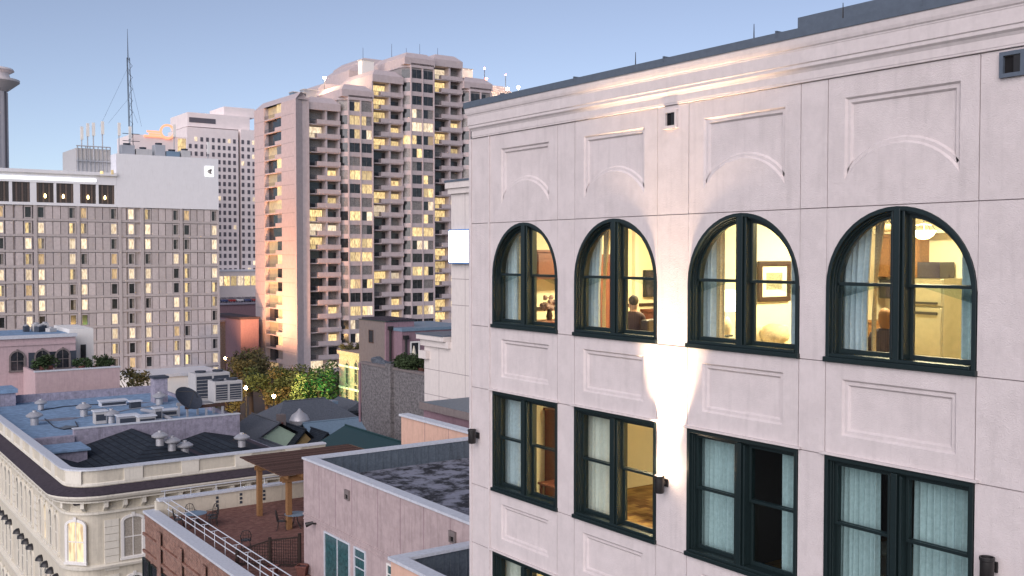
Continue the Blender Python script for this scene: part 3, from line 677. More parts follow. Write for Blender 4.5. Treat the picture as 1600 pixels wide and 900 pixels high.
# ================================================================ ROOFSCAPE IN THE MIDDLE DISTANCE
mat('cream', (.63, .58, .47), .85, var=.07, scale=.8, streak=.14)
mat('cream_trim', (.74, .70, .60), .8, var=.05, scale=1.5, streak=.12)
mat('white_paint', (.78, .76, .72), .7, var=.05, scale=2, streak=.08)
mat('pale_metal', (.60, .63, .68), .5, var=.12, scale=1.5, spec=.5)
mat('ledge_dark', (.060, .048, .062), .9, var=.25, scale=1.0)
mat('blue_roof', (.25, .38, .55), .8, var=.16, scale=.5, patch=.22, bump=.1, bscale=8)
mat('lilac_plaster', (.36, .34, .42), .9, var=.16, scale=.7, streak=.22, patch=.12)
brick_mat('dark_shingle', (.034, .044, .058), (.020, .028, .040), (.012, .016, .022), 1.6, .3, .075)
mat('galvanised', (.52, .52, .54), .45, var=.15, scale=3, metal=.4, spec=.5)
mat('unit_grey', (.50, .49, .48), .6, var=.1, scale=2, streak=.12)
mat('unit_dark', (.05, .06, .08), .6, var=.15)
mat('pink_plaster', (.46, .365, .36), .92, var=.06, scale=1.1, bump=.3, bscale=14, streak=.17, patch=.13, ps=.45)
mat('rose_plaster', (.52, .39, .40), .92, var=.07, scale=.6, streak=.12)
mat('orange_plaster', (.66, .43, .33), .92, var=.07, scale=.6, streak=.12)
mat('mauve_plaster', (.26, .17, .20), .92, var=.10, scale=.6, streak=.15)
mat('taupe_plaster', (.20, .17, .165), .92, var=.10, scale=.6, streak=.2)
mat('pale_stucco', (.68, .62, .58), .92, var=.04, scale=.6, streak=.10)
mat('membrane', (.24, .25, .30), .85, var=.15, scale=.6, patch=.25)
mat('stained_membrane', (.25, .26, .31), .85, var=.06, scale=.5, patch=.90, pp=(.43, .56), ps=.24)
mat('liner_metal', (.13, .16, .19), .5, var=.2, scale=2, streak=.25, spec=.4)
brick_mat('red_brick', (.33, .17, .125), (.24, .115, .085), (.36, .31, .27))
brick_mat('old_brick', (.21, .195, .20), (.14, .13, .135), (.26, .25, .245), 1.6, var=.45)
brick_mat('tan_brick', (.42, .31, .25), (.36, .26, .21), (.46, .40, .34))
brick_mat('paver', (.25, .125, .10), (.19, .085, .07), (.13, .09, .08), 1.6, .22, .11, 'floor')
mat('pergola_wood', (.28, .15, .065), .7, var=.25, scale=4, c2=(.17, .085, .035))
mat('pergola_dark', (.135, .075, .06), .8, var=.25, scale=4, rnd_obj=.5)
mat('lattice_dark', (.03, .018, .014), .8, var=.25, scale=4)
mat('terracotta', (.17, .07, .055), .8, var=.2, scale=3)
mat('slate', (.115, .130, .155), .8, var=.22, scale=1.2, bump=.2, bscale=5, streak=.15)
mat('green_metal', (.018, .050, .052), .5, var=.15, scale=1, spec=.4)
mat('blue_metal', (.17, .25, .33), .5, var=.12, scale=1, spec=.5)
mat('mint_wall', (.50, .66, .52), .9, var=.06)
mat('ochre_wall', (.36, .26, .12), .9, var=.1)
mat('foliage', (.055, .075, .035), .9, var=.3, scale=.8)
emit_mat('lit_cream', (1, .80, .45), .42, 1.2, .35, (.45, .30, .14))

def arched_window(w, h, name='arched', surround='white_paint', pane='dark_glass', seg=True):
    """surround, pane and bars of one arched window, standing in the x-z plane, facing -Y, sill centre at the origin"""
    rise = w * .22 if seg else w / 2; n = 10
    def outline(g, lift=0):
        hw = w / 2 + g; pts = [(-hw, lift - g * .0), (hw, lift)]
        for i in range(n + 1):
            t = math.pi * i / n; pts.append((hw * math.cos(t), h - rise + (rise + g) * math.sin(t)))
        return pts
    fn = lambda p, q, d: (p, d, q)
    s = MB().slab(outline(.17), [outline(0, .04)], -.10, .02, fn); s.box(-.1, .1, -.15, -.101, h + .02, h + .30); s.box(-w / 2 - .22, w / 2 + .22, -.16, 0, -.14, -.002)
    b = MB(); b.box(-.025, .025, -.05, -.01, .04, h - .02); b.box(-w / 2, w / 2, -.05, -.012, h * .5 - .03, h * .5 + .03); b.box(-w / 2, -w / 2 + .05, -.05, -.012, .04, h - rise); b.box(w / 2 - .05, w / 2, -.05, -.012, .04, h - rise)
    p = MB().slab(outline(-.001, .041), [], -.02, -.008, fn)
    return (s.mesh('surround', [surround], origin=(0, 0, 0))[0], b.mesh('glazing_bar', [surround], origin=(0, 0, 0))[0], p.mesh('pane', [pane], origin=(0, 0, 0))[0])
def put_window(ms, loc, rz, parent, pane=None):
    w = place(ms[0], 'window', loc, parent, rz); place(ms[1], 'glazing_bar', loc, w, rz); place(ms[2], 'pane', loc, w, rz, pane)
    return w
mat('dark_pane', (.035, .038, .045), .12, var=.3, scale=.7, spec=.6)
mat('curtain_pane', (.42, .38, .32), .5, var=.2, scale=2)

# ---- cream corner building
XW, YS, RC, XE, YN = 13.6, 64.7, 1.9, 30.2, 102.0
cream = thing('corner_building', (20, 75, 0), 'cream corner building with bracketed cornice at the lower left', 'building')
corner = [(XW + RC + RC * math.cos(t), YS + RC + RC * math.sin(t)) for t in [math.pi + (math.pi / 2) * i / 10 for i in range(11)]]
cp = [(XW, YN)] + corner + [(XE, YS)]
outline_c = cp + [(XE, YN)]
MB().prism(outline_c, 0, 13.2).build('wall', 'cream', cream)
MB().sweep(cp, [(-.35, 13.0), (-.35, 14.95), (.0, 14.95), (.0, 13.0)]).build('parapet', 'cream', cream)
MB().sweep(cp, [(-.45, 14.951), (-.45, 15.06), (.14, 15.06), (.14, 14.96), (.05, 14.951)]).build('parapet_coping', 'pale_metal', cream)
MB().sweep(cp, [(.0, 14.02), (.06, 14.02), (.06, 14.16), (.0, 14.2)]).build('parapet_base', 'cream_trim', cream)
MB().sweep(cp, [(.0, 13.96), (.95, 13.66), (.95, 13.60), (.0, 13.60)]).build('cornice_top', 'ledge_dark', cream)
MB().sweep(cp, [(.0, 13.10), (.62, 13.12), (.62, 13.2), (.84, 13.34), (.93, 13.5), (.93, 13.595), (.0, 13.595)]).build('cornice', 'cream_trim', cream)
MB().sweep(cp, [(.0, 12.28), (.16, 12.30), (.16, 12.42), (.0, 12.46)]).build('string_course', 'cream_trim', cream)
for z in (9.05, 4.75): MB().sweep(cp, [(.0, z - .16), (.22, z - .1), (.26, z + .06), (.0, z + .14)]).build('string_course', 'cream_trim', cream)
# brackets under the cornice and parapet piers: walk along the path
def walk(step, start=0):
    out = []; d = start; 
    for a, b in zip(cp, cp[1:]):
        a, b = Vector(a), Vector(b); L = (b - a).length
        while d <= L: 
            p = a + (b - a) * (d / L); out.append((p.x, p.y, math.atan2((b - a).y, (b - a).x))); d += step
        d -= L
    return out
br = MB().box(-.11, .11, -.5, 0, .28, .62).add([(-.1, 0, -.06), (.1, 0, -.06), (-.1, -.22, .1), (.1, -.22, .1), (-.1, -.44, .279), (.1, -.44, .279), (-.1, 0, .279), (.1, 0, .279)], [(0, 1, 3, 2), (2, 3, 5, 4), (4, 5, 7, 6), (6, 7, 1, 0), (0, 2, 4, 6), (1, 3, 5, 7)]).mesh('bracket', ['cream_trim'], origin=(0, 0, 0))[0]
for x, y, a in walk(1.12, .4): place(br, 'bracket', (x, y, 12.48), cream, a)
pr = MB().box(-.55, .55, -.09, 0, 0, .74).box(-.6, .6, -.12, 0, .741, .80).mesh('pier', ['cream_trim'], origin=(0, 0, 0))[0]
for x, y, a in walk(3.5, 1.7): place(pr, 'parapet_pier', (x, y, 14.16), cream, a)
qn = MB().box(-.42, .42, -.08, 0, 0, .42).mesh('quoin', ['cream_trim'], origin=(0, 0, 0))[0]
for k in range(17):
    z = 4.9 + k * .45
    if abs(z - 9.05) > .28 or True:
        for x in (15.98, 22.0, 27.8): place(qn, 'quoin_block', (x, YS, z if z < 8.4 else z + .25), cream) if z + .25 < 11.9 else None
wm = arched_window(1.12, 2.45, pane='dark_pane')
# the curved corner window, then the south face
put_window(wm, (XW + RC + RC * math.cos(R(222)), YS + RC + RC * math.sin(R(222)) - .03, 9.42), R(-48), cream, 'lit_cream')
for x, pn in ((17.25, 'curtain_pane'), (20.2, 'dark_pane'), (23.8, 'dark_pane'), (26.2, 'dark_pane')): put_window(wm, (x, YS, 9.42), 0, cream, pn)
wl2 = arched_window(1.5, 3.0, pane='dark_pane', seg=False)
for x in (17.3, 20.2, 23.8): put_window(wl2, (x, YS, 5.2), 0, cream)
ww = arched_window(.85, 2.3, pane='dark_pane', surround='cream_trim', seg=False)
hood = MB().lathe([(.0, .34), (.2, .3), (.36, .17), (.42, 0), (.38, 0), (.3, .14), (.0, .28)], n=16).mesh('hood', ['dark_metal'], smooth=True, origin=(0, 0, 0))[0]
for k in range(18):
    y = 68.2 + k * 1.62
    if k % 5 == 4: 
        for j in range(5): place(qn, 'quoin_block', (XW, y, 9.3 + j * .5), cream, R(-90))
        continue
    put_window(ww, (XW, y, 9.5), R(-90), cream, 'lit_cream' if k in (2, 9) else 'curtain_pane' if k % 3 == 0 else None)
    put_window(ww, (XW, y, 5.3), R(-90), cream, 'curtain_pane' if k % 4 == 1 else None)
    put_window(ww, (XW, y, 1.2), R(-90), cream)
    place(hood, 'window_hood', (XW - .02, y, 7.75), cream)
# roof behind the parapet, raised rear flat roof with lilac plaster wall
YR = 81.0
MB().box(XW + .36, XE, YS + .36, YR, 12.9, 13.21).build('front_roof', 'ledge_dark', cream)
MB().box(17.4, XE, YR, YR + .4, 13.0, 14.95).build('rear_parapet', 'lilac_plaster', cream); MB().box(17.35, XE + .05, YR - .06, YR + .46, 14.951, 15.02).build('rear_coping', 'pale_metal', cream)
MB().box(XW + .36, XE, YR + .41, YN, 13.2, 14.5).build('rear_roof', 'blue_roof', cream)
MB().box(XW + .36, 17.39, YR - .3, YR + .41, 13.0, 14.52).build('rear_parapet', 'lilac_plaster', cream)
MB().box(XE - .3, XE, YR + .47, YN, 14.5, 14.75).build('side_parapet', 'lilac_plaster', cream); MB().box(XW + .4, XE, YN - .35, YN, 14.5, 15.2).build('back_parapet', 'lilac_plaster', cream)
MB().box(XE + .002, XE + .3, YS, YR + 4, 0, 13.1).build('side_wall', 'lilac_plaster', cream)
def wedge(x0, x1, xr, y0, y1, yr, z0, z1, m):
    """pitched roof, ridge along Y at xr, hipped at the front from y0 to yr"""
    return MB().add([(x0, y0, z0), (x1, y0, z0), (x1, y1, z0), (x0, y1, z0), (xr, yr, z1), (xr, y1, z1)], [(0, 1, 4), (1, 2, 5, 4), (3, 0, 4, 5), (2, 3, 5), (0, 3, 2, 1)]).build('pitched_roof', m, cream)
a_ = at(235, 684, y=76); wedge(a_.x - 5.2, a_.x + 3.0, a_.x, 67.0, YR - .05, 75.0, 13.25, a_.z, 'dark_shingle')
a_ = at(353, 689, y=76); wedge(a_.x - 2.2, a_.x + 2.4, a_.x, 67.0, YR - .05, 75.0, 13.24, a_.z, 'dark_shingle')
hb = MB(); hb.box(14.6, 17.3, 76.4, 79.2, 13.22, 14.15); h_ = hb.build('roof_hatch', 'lilac_plaster', cream); MB().box(14.4, 17.5, 76.2, 79.4, 14.151, 14.28).build('hatch_lid', 'blue_roof', h_)
wedge(14.2, 17.0, 14.3, 67.5, 76.0, 70.5, 13.23, 14.3, 'dark_shingle')

def turbine(p, s, label):
    t = thing('roof_vent', p, label, 'roof vent', 'mushroom vents on the flat roofs')
    MB().lathe([(.28 * s, 0), (.28 * s, .55 * s), (0, .55 * s)], p, 14).build('pipe', 'galvanised', t, smooth=True)
    MB().lathe([(.30 * s, .5 * s), (.56 * s, .62 * s), (.58 * s, .72 * s), (.3 * s, .92 * s), (.14 * s, .95 * s), (.14 * s, 1.05 * s), (0, 1.07 * s)], p, 18).build('cap', 'galvanised', t, smooth=True)
RZ = 14.5
for u, v, s, lb in ((54, 664, 1.1, 'mushroom vent nearest the cream parapet on the blue roof'), (64, 640, .9, 'low mushroom vent at the far left of the blue roof'), (131, 650, 1.1, 'mushroom vent standing alone in the middle of the blue roof'),
                    (174, 661, 1.1, 'mushroom vent between the duct boxes near the lilac wall'), (249, 632, 1.1, 'mushroom vent left of the satellite dish by the far parapet')):
    p = at(u, v, z=RZ); turbine((p.x, p.y, RZ), s, lb)
for u, v, lb in ((250, 696, 'leftmost of three mushroom vents on the dark pitched roof'), (269, 704, 'middle one of three mushroom vents on the dark pitched roof'), (289, 711, 'rightmost of three mushroom vents on the dark pitched roof'), (378, 698, 'mushroom vent on the smaller dark pitched roof at right')):
    p = at(u, v, y=72.5); turbine((p.x, p.y, p.z), 1.0, lb)
def duct(u, v, w, d, h, label, m='unit_grey'):
    p = at(u, v, z=RZ); t = thing('roof_duct', (p.x, p.y, RZ), label, 'duct', 'boxes and ducts on the blue roof')
    MB().box(p.x - w / 2, p.x + w / 2, p.y - d / 2, p.y + d / 2, RZ + .02, RZ + h).build('casing', m, t, bevel=.03); MB().box(p.x - w / 2 - .1, p.x + w / 2 + .1, p.y - d / 2 - .1, p.y + d / 2 + .1, RZ + h + .001, RZ + h + .1).build('lid', 'pale_metal', t, bevel=.02)
    MB().box(p.x - w / 2 + .08, p.x + w / 2 - .08, p.y - d / 2 - .02, p.y - d / 2 - .002, RZ + h * .3, RZ + h * .8).build('louvre', 'unit_dark', t)
duct(156, 662, .9, .8, 1.0, 'square lidded duct box right of the lone mushroom vent'); duct(199, 664, 1.5, .9, .75, 'wide low fan box beside the lilac wall', 'galvanised'); duct(228, 664, 1.3, .9, .7, 'second low fan box beside the lilac wall')
duct(246, 659, .6, .7, 1.1, 'tall narrow duct right of the low fan boxes', 'galvanised'); duct(262, 650, 1.4, .8, .5, 'flat grey duct in front of the satellite dish'); duct(176, 634, 2.2, .9, .45, 'long flat skylight box near the far edge of the blue roof', 'pale_metal'); duct(211, 638, .9, .6, .6, 'small dark exhaust box in the middle of the blue roof', 'unit_dark')
p0 = at(222, 646, z=RZ); p1 = at(268, 661, z=RZ)
tag(MB().path([(p0.x, p0.y, RZ + .3), ((p0.x + p1.x) / 2, (p0.y + p1.y) / 2, RZ + .45), (p1.x, p1.y, RZ + .3)], .16, 10).build('roof_pipe', 'galvanised', smooth=True), 'bent silver pipe lying across the blue roof', 'pipe')
for k, (u, v, w, d) in enumerate(((95, 655, 3.2, 1.6), (150, 640, 2.2, 1.2), (215, 630, 2.6, 1.0), (110, 668, 1.5, 2.4), (205, 652, 1.8, 1.4))):
    p = at(u, v, z=RZ); q_ = random.Random(k); n_ = 11; pts = [(p.x + w / 2 * math.cos(6.283 * j / n_) * q_.uniform(.7, 1.15), p.y + d / 2 * math.sin(6.283 * j / n_) * q_.uniform(.7, 1.15)) for j in range(n_)]
    MB().prism(pts, RZ + .001, RZ + .012).build('tar_patch', 'liner_metal' if k % 2 else 'membrane', cream)
for k, (pts, lb) in enumerate((([(70, 655), (85, 668), (100, 672), (122, 668), (118, 660)], 'dark cable curling over the left of the blue roof'), ([(131, 652), (150, 648), (180, 645), (205, 640), (249, 634)], 'thin pipe run from the lone vent to the far parapet'), ([(64, 642), (100, 636), (140, 633), (176, 632)], 'dark cable along the far edge of the blue roof'))):
    P_ = [at(u, v, z=RZ) for u, v in pts]; tag(MB().path([(p.x, p.y, RZ + .05) for p in P_], .045, 6).build('roof_cable', 'unit_dark' if k != 1 else 'galvanised'), lb, 'cable', 'cables on the blue roof')
# satellite dish and condensers on a steel frame
p = at(293, 655, z=RZ); ds = thing('satellite_dish', (p.x, p.y, RZ), 'black mesh satellite dish tipped up beside the condensers', 'satellite dish')
ax = Vector((.29, -.63, .7)).to_track_quat('Z', 'Y').to_matrix()
MB().tube((p.x, p.y, RZ), (p.x, p.y, RZ + 1.5), .08, .08).build('mast', 'dark_metal', ds); MB().lathe([(0, 0), (.45, .06), (.85, .2), (1.2, .4), (1.2, .43), (.85, .23), (.45, .09), (0, .03)], (p.x - .1, p.y - .1, RZ + 1.5), 24, ax=ax).build('reflector', 'unit_dark', ds, smooth=True)
tip = Vector((p.x, p.y, RZ + 1.5)) + ax @ Vector((0, 0, 1.2)); mb = MB()
for k in range(3): mb.tube(Vector((p.x - .1, p.y - .1, RZ + 1.5)) + ax @ Vector((1.0 * math.cos(k * 2.09), 1.0 * math.sin(k * 2.09), .3)), tip, .025)
mb.build('feed_arm', 'dark_metal', ds)
def condenser(x, y, z, w, d, h, label, fans=2):
    t = thing('air_conditioner', (x, y, z), label, 'air conditioner', 'condensers on the flat roof')
    MB().box(x - w / 2, x + w / 2, y - d / 2, y + d / 2, z, z + h).build('casing', 'unit_grey', t, bevel=.04)
    for k in range(2):
        a = x - w / 2 + .12 + k * (w / 2 - .02); b = a + w / 2 - .22
        gr = MB().box(a, b, y - d / 2 - .02, y - d / 2 - .002, z + .2, z + h - .25).build('grille', 'unit_dark', t)
        for q in range(6): MB().box(a + .02, b - .02, y - d / 2 - .05, y - d / 2 - .021, z + .3 + q * (h - .6) / 6, z + .34 + q * (h - .6) / 6).build('slat', 'unit_grey', gr)
    for k in range(fans): 
        cx = x - w / 2 + w * (k + .5) / fans; f_ = MB().lathe([(.45, 0), (.5, .16), (.42, .16), (.38, .05), (0, .05)], (cx, y, z + h + .001), 18).build('fan_shroud', 'unit_dark', t, smooth=True)
mb = MB(); q0 = at(290, 676, z=RZ); q1 = at(392, 664, z=RZ)
fr_ = thing('steel_frame', (q1.x, q1.y, RZ), 'long steel beam platform carrying the condensers above the lilac wall', 'steel frame')
yb = 83.2; x0_ = at(290, 660, y=yb).x; x1_ = XE - .4
for k, yy in enumerate((yb, yb + 2.2)): MB().box(x0_, x1_, yy, yy + .2, 15.4, 15.65).build('beam', 'pergola_dark' if k == 0 else 'galvanised', fr_)
for xx in (x0_ + .1, (x0_ + x1_) / 2, x1_ - .3):
    for yy in (yb, yb + 2.2): MB().box(xx, xx + .15, yy + .02, yy + .18, RZ, 15.39).build('post', 'galvanised', fr_)
c = at(352, 640, y=yb + 1.1); condenser(c.x, yb + 1.1, 15.66, 2.4, 1.7, 1.75, 'white condenser unit with dark grilles in front on the steel frame')
c = at(327, 625, y=92); condenser(c.x, 92, RZ + .4, 3.2, 2.0, 2.4, 'larger condenser unit standing behind the white one')
mb = MB(); pa = at(306, 640, z=RZ); ck = thing('chimney', (pa.x, pa.y + 4, RZ), 'dark brick chimney stub left of the condensers', 'chimney'); MB().box(pa.x - 1.8, pa.x - .6, pa.y + 6, pa.y + 7.2, RZ, RZ + 2.2).build('stack', 'lilac_plaster', ck); MB().box(pa.x - 1.9, pa.x - .5, pa.y + 5.9, pa.y + 7.3, RZ + 2.2, RZ + 2.4).build('cap', 'unit_dark', ck)

# ---- pink house with arched windows behind the blue roof
YP = 119.0; pk = thing('pink_house', (20, YP, 0), 'pink plaster house with shuttered arched windows behind the blue roof', 'building')
xr = at(118, 530, y=YP).x; zt = at(60, 528, y=YP).z
MB().box(6, xr, YP, YP + 12, 0, zt).build('wall', 'rose_plaster', pk); MB().box(5.8, xr + .15, YP - .25, YP + .4, zt + .001, zt + .35).build('roof_edge', 'pale_metal', pk); MB().box(6, xr, YP + .41, YP + 12, zt + .001, zt + .15).build('roof', 'blue_roof', pk)
MB().box(6, xr, YP - .12, YP - .001, zt - .75, zt - .5).build('cornice', 'rose_plaster', pk)
MB().box(xr + .002, at(146, 520, y=YP + 3).x, YP + 3, YP + 11, 0, zt + .6).build('side_wing', 'white_paint', pk)
w_ = at(126, 562, y=YP + 3); w2_ = at(134, 538, y=YP + 3); MB().box(w_.x, w2_.x, YP + 2.94, YP + 2.999, w_.z, w2_.z).build('window', 'dark_pane', pk)
wa = arched_window(1.3, 2.0, pane='dark_pane', surround='taupe_plaster', seg=False); zb = at(80, 576, y=YP).z
sh_ = MB().box(-.32, .32, -.07, -.01, 0, 1.75).mesh('shutter', ['unit_dark'], origin=(0, 0, 0))[0]
for u in (27, 66, 98):
    xx = at(u, 560, y=YP).x; w = put_window(wa, (xx, YP - .02, zb), 0, pk)
    if u > 30:
        for s in (-1.05, 1.05): place(sh_, 'shutter', (xx + s, YP - .02, zb + .1), pk)
Y2 = 112.5; a_ = at(55, 582, y=Y2); b_ = at(187, 574, y=Y2)
pt = thing('roof_terrace_wall', (a_.x + 3, Y2, 0), 'pink boxed terrace wall below the shuttered arches', 'wall')
MB().box(a_.x, b_.x, Y2, Y2 + .3, 0, b_.z).build('front_wall', 'rose_plaster', pt); MB().box(a_.x - .08, b_.x + .08, Y2 - .08, Y2 + .38, b_.z + .001, b_.z + .14).build('coping', 'pale_metal', pt); MB().box(b_.x - .3, b_.x, Y2 + .301, YP, 0, b_.z).build('side_wall', 'rose_plaster', pt); MB().box(a_.x, a_.x + .3, Y2 + .301, YP, 0, b_.z).build('side_wall', 'rose_plaster', pt); MB().box(a_.x + .31, b_.x - .31, Y2 + .31, YP - .01, 0, b_.z - 1).build('deck', 'membrane', pt)
bx = thing('stair_head', (12, 101, RZ), 'lilac plaster stair head box with blue lid at the left edge', 'roof hut')
s0, s1 = at(0, 655, z=RZ), at(50, 650, z=RZ); MB().box(8, s1.x, 100.2, 103, RZ, at(50, 612, y=100).z).build('wall', 'lilac_plaster', bx); MB().box(7.8, s1.x + .15, 100.0, 103.2, at(50, 612, y=100).z + .001, at(50, 606, y=100).z).build('roof', 'blue_roof', bx)
def rooftop_clutter(n, x0, x1, y0, y1, z, name, labels):
    for k in range(n):
        x, y = rnd.uniform(x0, x1), rnd.uniform(y0, y1); t = thing(name, (x, y, z), labels[k], 'roof unit', 'small units on the pink house roof')
        w, h = rnd.uniform(.5, 1.1), rnd.uniform(.4, .9); MB().cbox((x, y, z), w, .8, h, rnd.uniform(0, .6)).build('casing', 'unit_grey' if k % 2 else 'unit_dark', t, bevel=.03); MB().lathe([(.25, 0), (.28, .15), (0, .18)], (x, y, z + h), 10).build('cap', 'galvanised', t)
rooftop_clutter(6, at(20, 520, y=YP + 6).x, xr - 1, YP + 3, YP + 10, zt + .16, 'roof_unit', ['small dark unit at the left end of the pink house roof', 'small grey unit in the left part of the pink house roof', 'small dark unit mid roof on the pink house', 'small grey unit mid roof on the pink house', 'small dark unit at the right end of the pink house roof', 'small grey unit at the right end of the pink house roof'])

# ---- brick building with the roof terrace
XB, YB = 15.4, 55.4; TZ = 14.0
tb = thing('terrace_building', (20, 45, 0), 'red brick building with a paved roof terrace at the bottom left', 'building')
MB().box(XB, 34, 22, YB, 0, TZ - .06).build('wall', 'red_brick', tb); MB().box(XB + .5, 33.9, 28.2, YB - .5, TZ - .059, TZ).build('terrace_floor', 'paver', tb)
MB().box(XB - .02, XB + .5, 28.4, YB + .02, TZ - .058, TZ + .28).build('parapet', 'red_brick', tb); MB().box(XB - .10, XB + .62, 28.4, YB + .06, TZ + .281, TZ + .40).build('parapet_coping', 'pale_metal', tb)
MB().box(XB + .51, 27, YB - .35, YB, TZ - .058, TZ + .85).build('back_parapet', 'cream', tb); MB().box(XB + .63, 27, YB - .45, YB + .1, TZ + .851, TZ + .95).build('back_coping', 'pale_metal', tb)
for k in range(5):
    v_ = MB(); x = 19.2 + k * 1.35
    for j in range(3): v_.box(x - .07, x + .07, YB - .375, YB - .351, TZ + .12 + j * .22, TZ + .26 + j * .22)
    v_.build('wall_grille', 'unit_dark', tb)
for z in (13.1, 12.2): MB().box(XB - .12, XB - .021, 22, YB + .1, z, z + .14).build('brick_band', 'red_brick', tb)
for k in range(9): MB().box(XB - .16, XB - .122, 25 + k * 3.4, 25.6 + k * 3.4, 0, 13.9).build('brick_pier', 'red_brick', tb)
bw = MB().box(-.5, .5, -.06, -.01, 0, 1.9).mesh('w', ['dark_pane'], origin=(0, 0, 0))[0]; bf = MB().slab(rect(-.58, .58, -.08, 1.98), [rect(-.5, .5, 0, 1.9)], -.1, 0, lambda p, q, d: (p, d, q)).box(-.5, .5, -.08, -.061, .92, .98).mesh('f', ['window_green'], origin=(0, 0, 0))[0]
for k in range(9):
    for j in (0, 1):
        y = 27.05 + k * 3.4 - .75 + j * 1.5; w = place(bf, 'window', (XB - .02, y, 9.9), tb, R(-90)); place(bw, 'pane', (XB - .02, y, 9.9), w, R(-90))
# railing along the terrace edge
rl = thing('railing', (XB + .8, 48, TZ), 'white double pipe railing along the terrace edge', 'railing')
for xx, zz in ((XB + .75, TZ + .95), (XB + 1.15, TZ + .95), (XB + .95, TZ + .5)): MB().tube((xx, 34, zz), (xx, YB - .8, zz), .024, .024, 8).build('rail', 'pale_metal', rl, smooth=True)
for k in range(15):
    y = 34.5 + k * 1.42; MB().tube((XB + .75, y, TZ + .95), (XB + 1.15, y, TZ + .95), .018).build('rung', 'pale_metal', rl); MB().tube((XB + .95, y, TZ), (XB + .95, y, TZ + .95), .018).build('post', 'pale_metal', rl)
rb = thing('back_railing', (21, YB - .3, TZ), 'white pipe rail on the back parapet of the terrace', 'railing')
MB().tube((XB + .8, YB - .2, TZ + 1.35), (26, YB - .2, TZ + 1.35), .026).build('rail', 'pale_metal', rb)
for k in range(8): MB().tube((XB + 1 + k * 1.4, YB - .2, TZ + .951), (XB + 1 + k * 1.4, YB - .2, TZ + 1.35), .018).build('post', 'pale_metal', rb)
# pergola
pg = thing('pergola', (22, 51, TZ), 'wooden pergola with dark slatted roof on the terrace', 'pergola')
px0, px1, py0, py1 = 20.25, 26.6, 48.3, 54.2; pz = TZ + 2.75
for x, y in ((20.55, 52.3), (20.75, 48.85), (25.8, 52.3), (25.8, 48.85)): MB().box(x - .13, x + .13, y - .13, y + .13, TZ, pz - .32).build('post', 'pergola_wood', pg, bevel=.01)
for y in (48.85, 52.3):
    for s in (-.17, .13): MB().box(px0 + .1, px1, y + s, y + s + .05, pz - .30, pz - .06).build('beam', 'pergola_wood', pg)
for k in range(9): x = px0 + .2 + k * .8; MB().box(x, x + .06, py0, py1, pz - .059, pz + .12).build('rafter', 'pergola_wood', pg)
sm = MB().box(-(px1 - px0) / 2 - .1, (px1 - px0) / 2 + .1, -.04, .04, 0, .07).mesh('slat', ['pergola_dark'], origin=(0, 0, 0))[0]
for k in range(30): place(sm, 'slat', ((px0 + px1) / 2, py0 + .05 + k * .197, pz + .121), pg)
# tables and chairs
def iron_table(x, y, label):
    t = thing('patio_table', (x, y, TZ), label, 'table'); MB().lathe([(0, .72), (.55, .72), (.56, .745), (0, .76)], (x, y, TZ), 24).build('table_top', 'blue_metal', t, smooth=True)
    for k in range(4): a = k * math.pi / 2 + .4; MB().path([(x + .1 * math.cos(a), y + .1 * math.sin(a), TZ + .71), (x + .12 * math.cos(a), y + .12 * math.sin(a), TZ + .35), (x + .36 * math.cos(a), y + .36 * math.sin(a), TZ + .01)], .022).build('leg', 'dark_metal', t)
def iron_chair(x, y, rz, label):
    t = thing('patio_chair', (x, y, TZ), label, 'chair', 'black iron chairs on the terrace'); m4 = Matrix.Translation((x, y, TZ)) @ Matrix.Rotation(rz, 4, 'Z')
    T = lambda pts: [tuple(m4 @ Vector(p)) for p in pts]
    b = MB().lathe([(0, .44), (.23, .44), (.24, .46), (0, .47)], n=14); b.v = T(b.v); b.build('seat', 'dark_metal', t)
    for s in (-1, 1):
        for e in (-1, 1): MB().tube(*T([(s * .17, e * .17, .44), (s * .23, e * .23, 0)]), .015).build('leg', 'dark_metal', t)
    k = MB(); k.path(T([(-.22, .2, .44), (-.24, .27, .75), (-.16, .3, .95), (0, .31, 1.0), (.16, .3, .95), (.24, .27, .75), (.22, .2, .44)]), .016)
    for q in (-.12, 0, .12): k.path(T([(q, .21, .45), (q * 1.1, .3, .97)]), .01)
    for z in (.6, .75): k.path(T([(-.22, .24, z), (.22, .24, z)]), .01)
    k.build('backrest', 'dark_metal', t)
    r_ = MB()
    for s in (-1, 1): r_.path(T([(s * .24, .25, .68), (s * .27, -.1, .66), (s * .2, -.17, .45)]), .014)
    r_.build('armrest', 'dark_metal', t)
p = at(306, 824, z=TZ); iron_table(p.x, p.y, 'round blue topped iron table on the brick terrace')
for dx, dy, rz, lb in ((-.75, .35, R(70), 'black iron chair left of the round terrace table'), (.05, .85, R(0), 'black iron chair behind the round terrace table'), (.9, .25, R(-75), 'black iron chair right of the round terrace table'), (.75, -.35, R(-100), 'black iron chair in front right of the round terrace table')): iron_chair(p.x + dx, p.y + dy, rz, lb)
p = at(462, 825, z=TZ); iron_table(p.x, p.y, 'iron table half hidden behind the pink wall under the pergola'); iron_chair(p.x - .7, p.y + .1, R(60), 'black iron chair under the pergola by the pink wall')
p = at(386, 862, z=TZ); iron_chair(p.x + .1, p.y + .4, R(160), 'black iron chair behind the left end of the lattice screen')
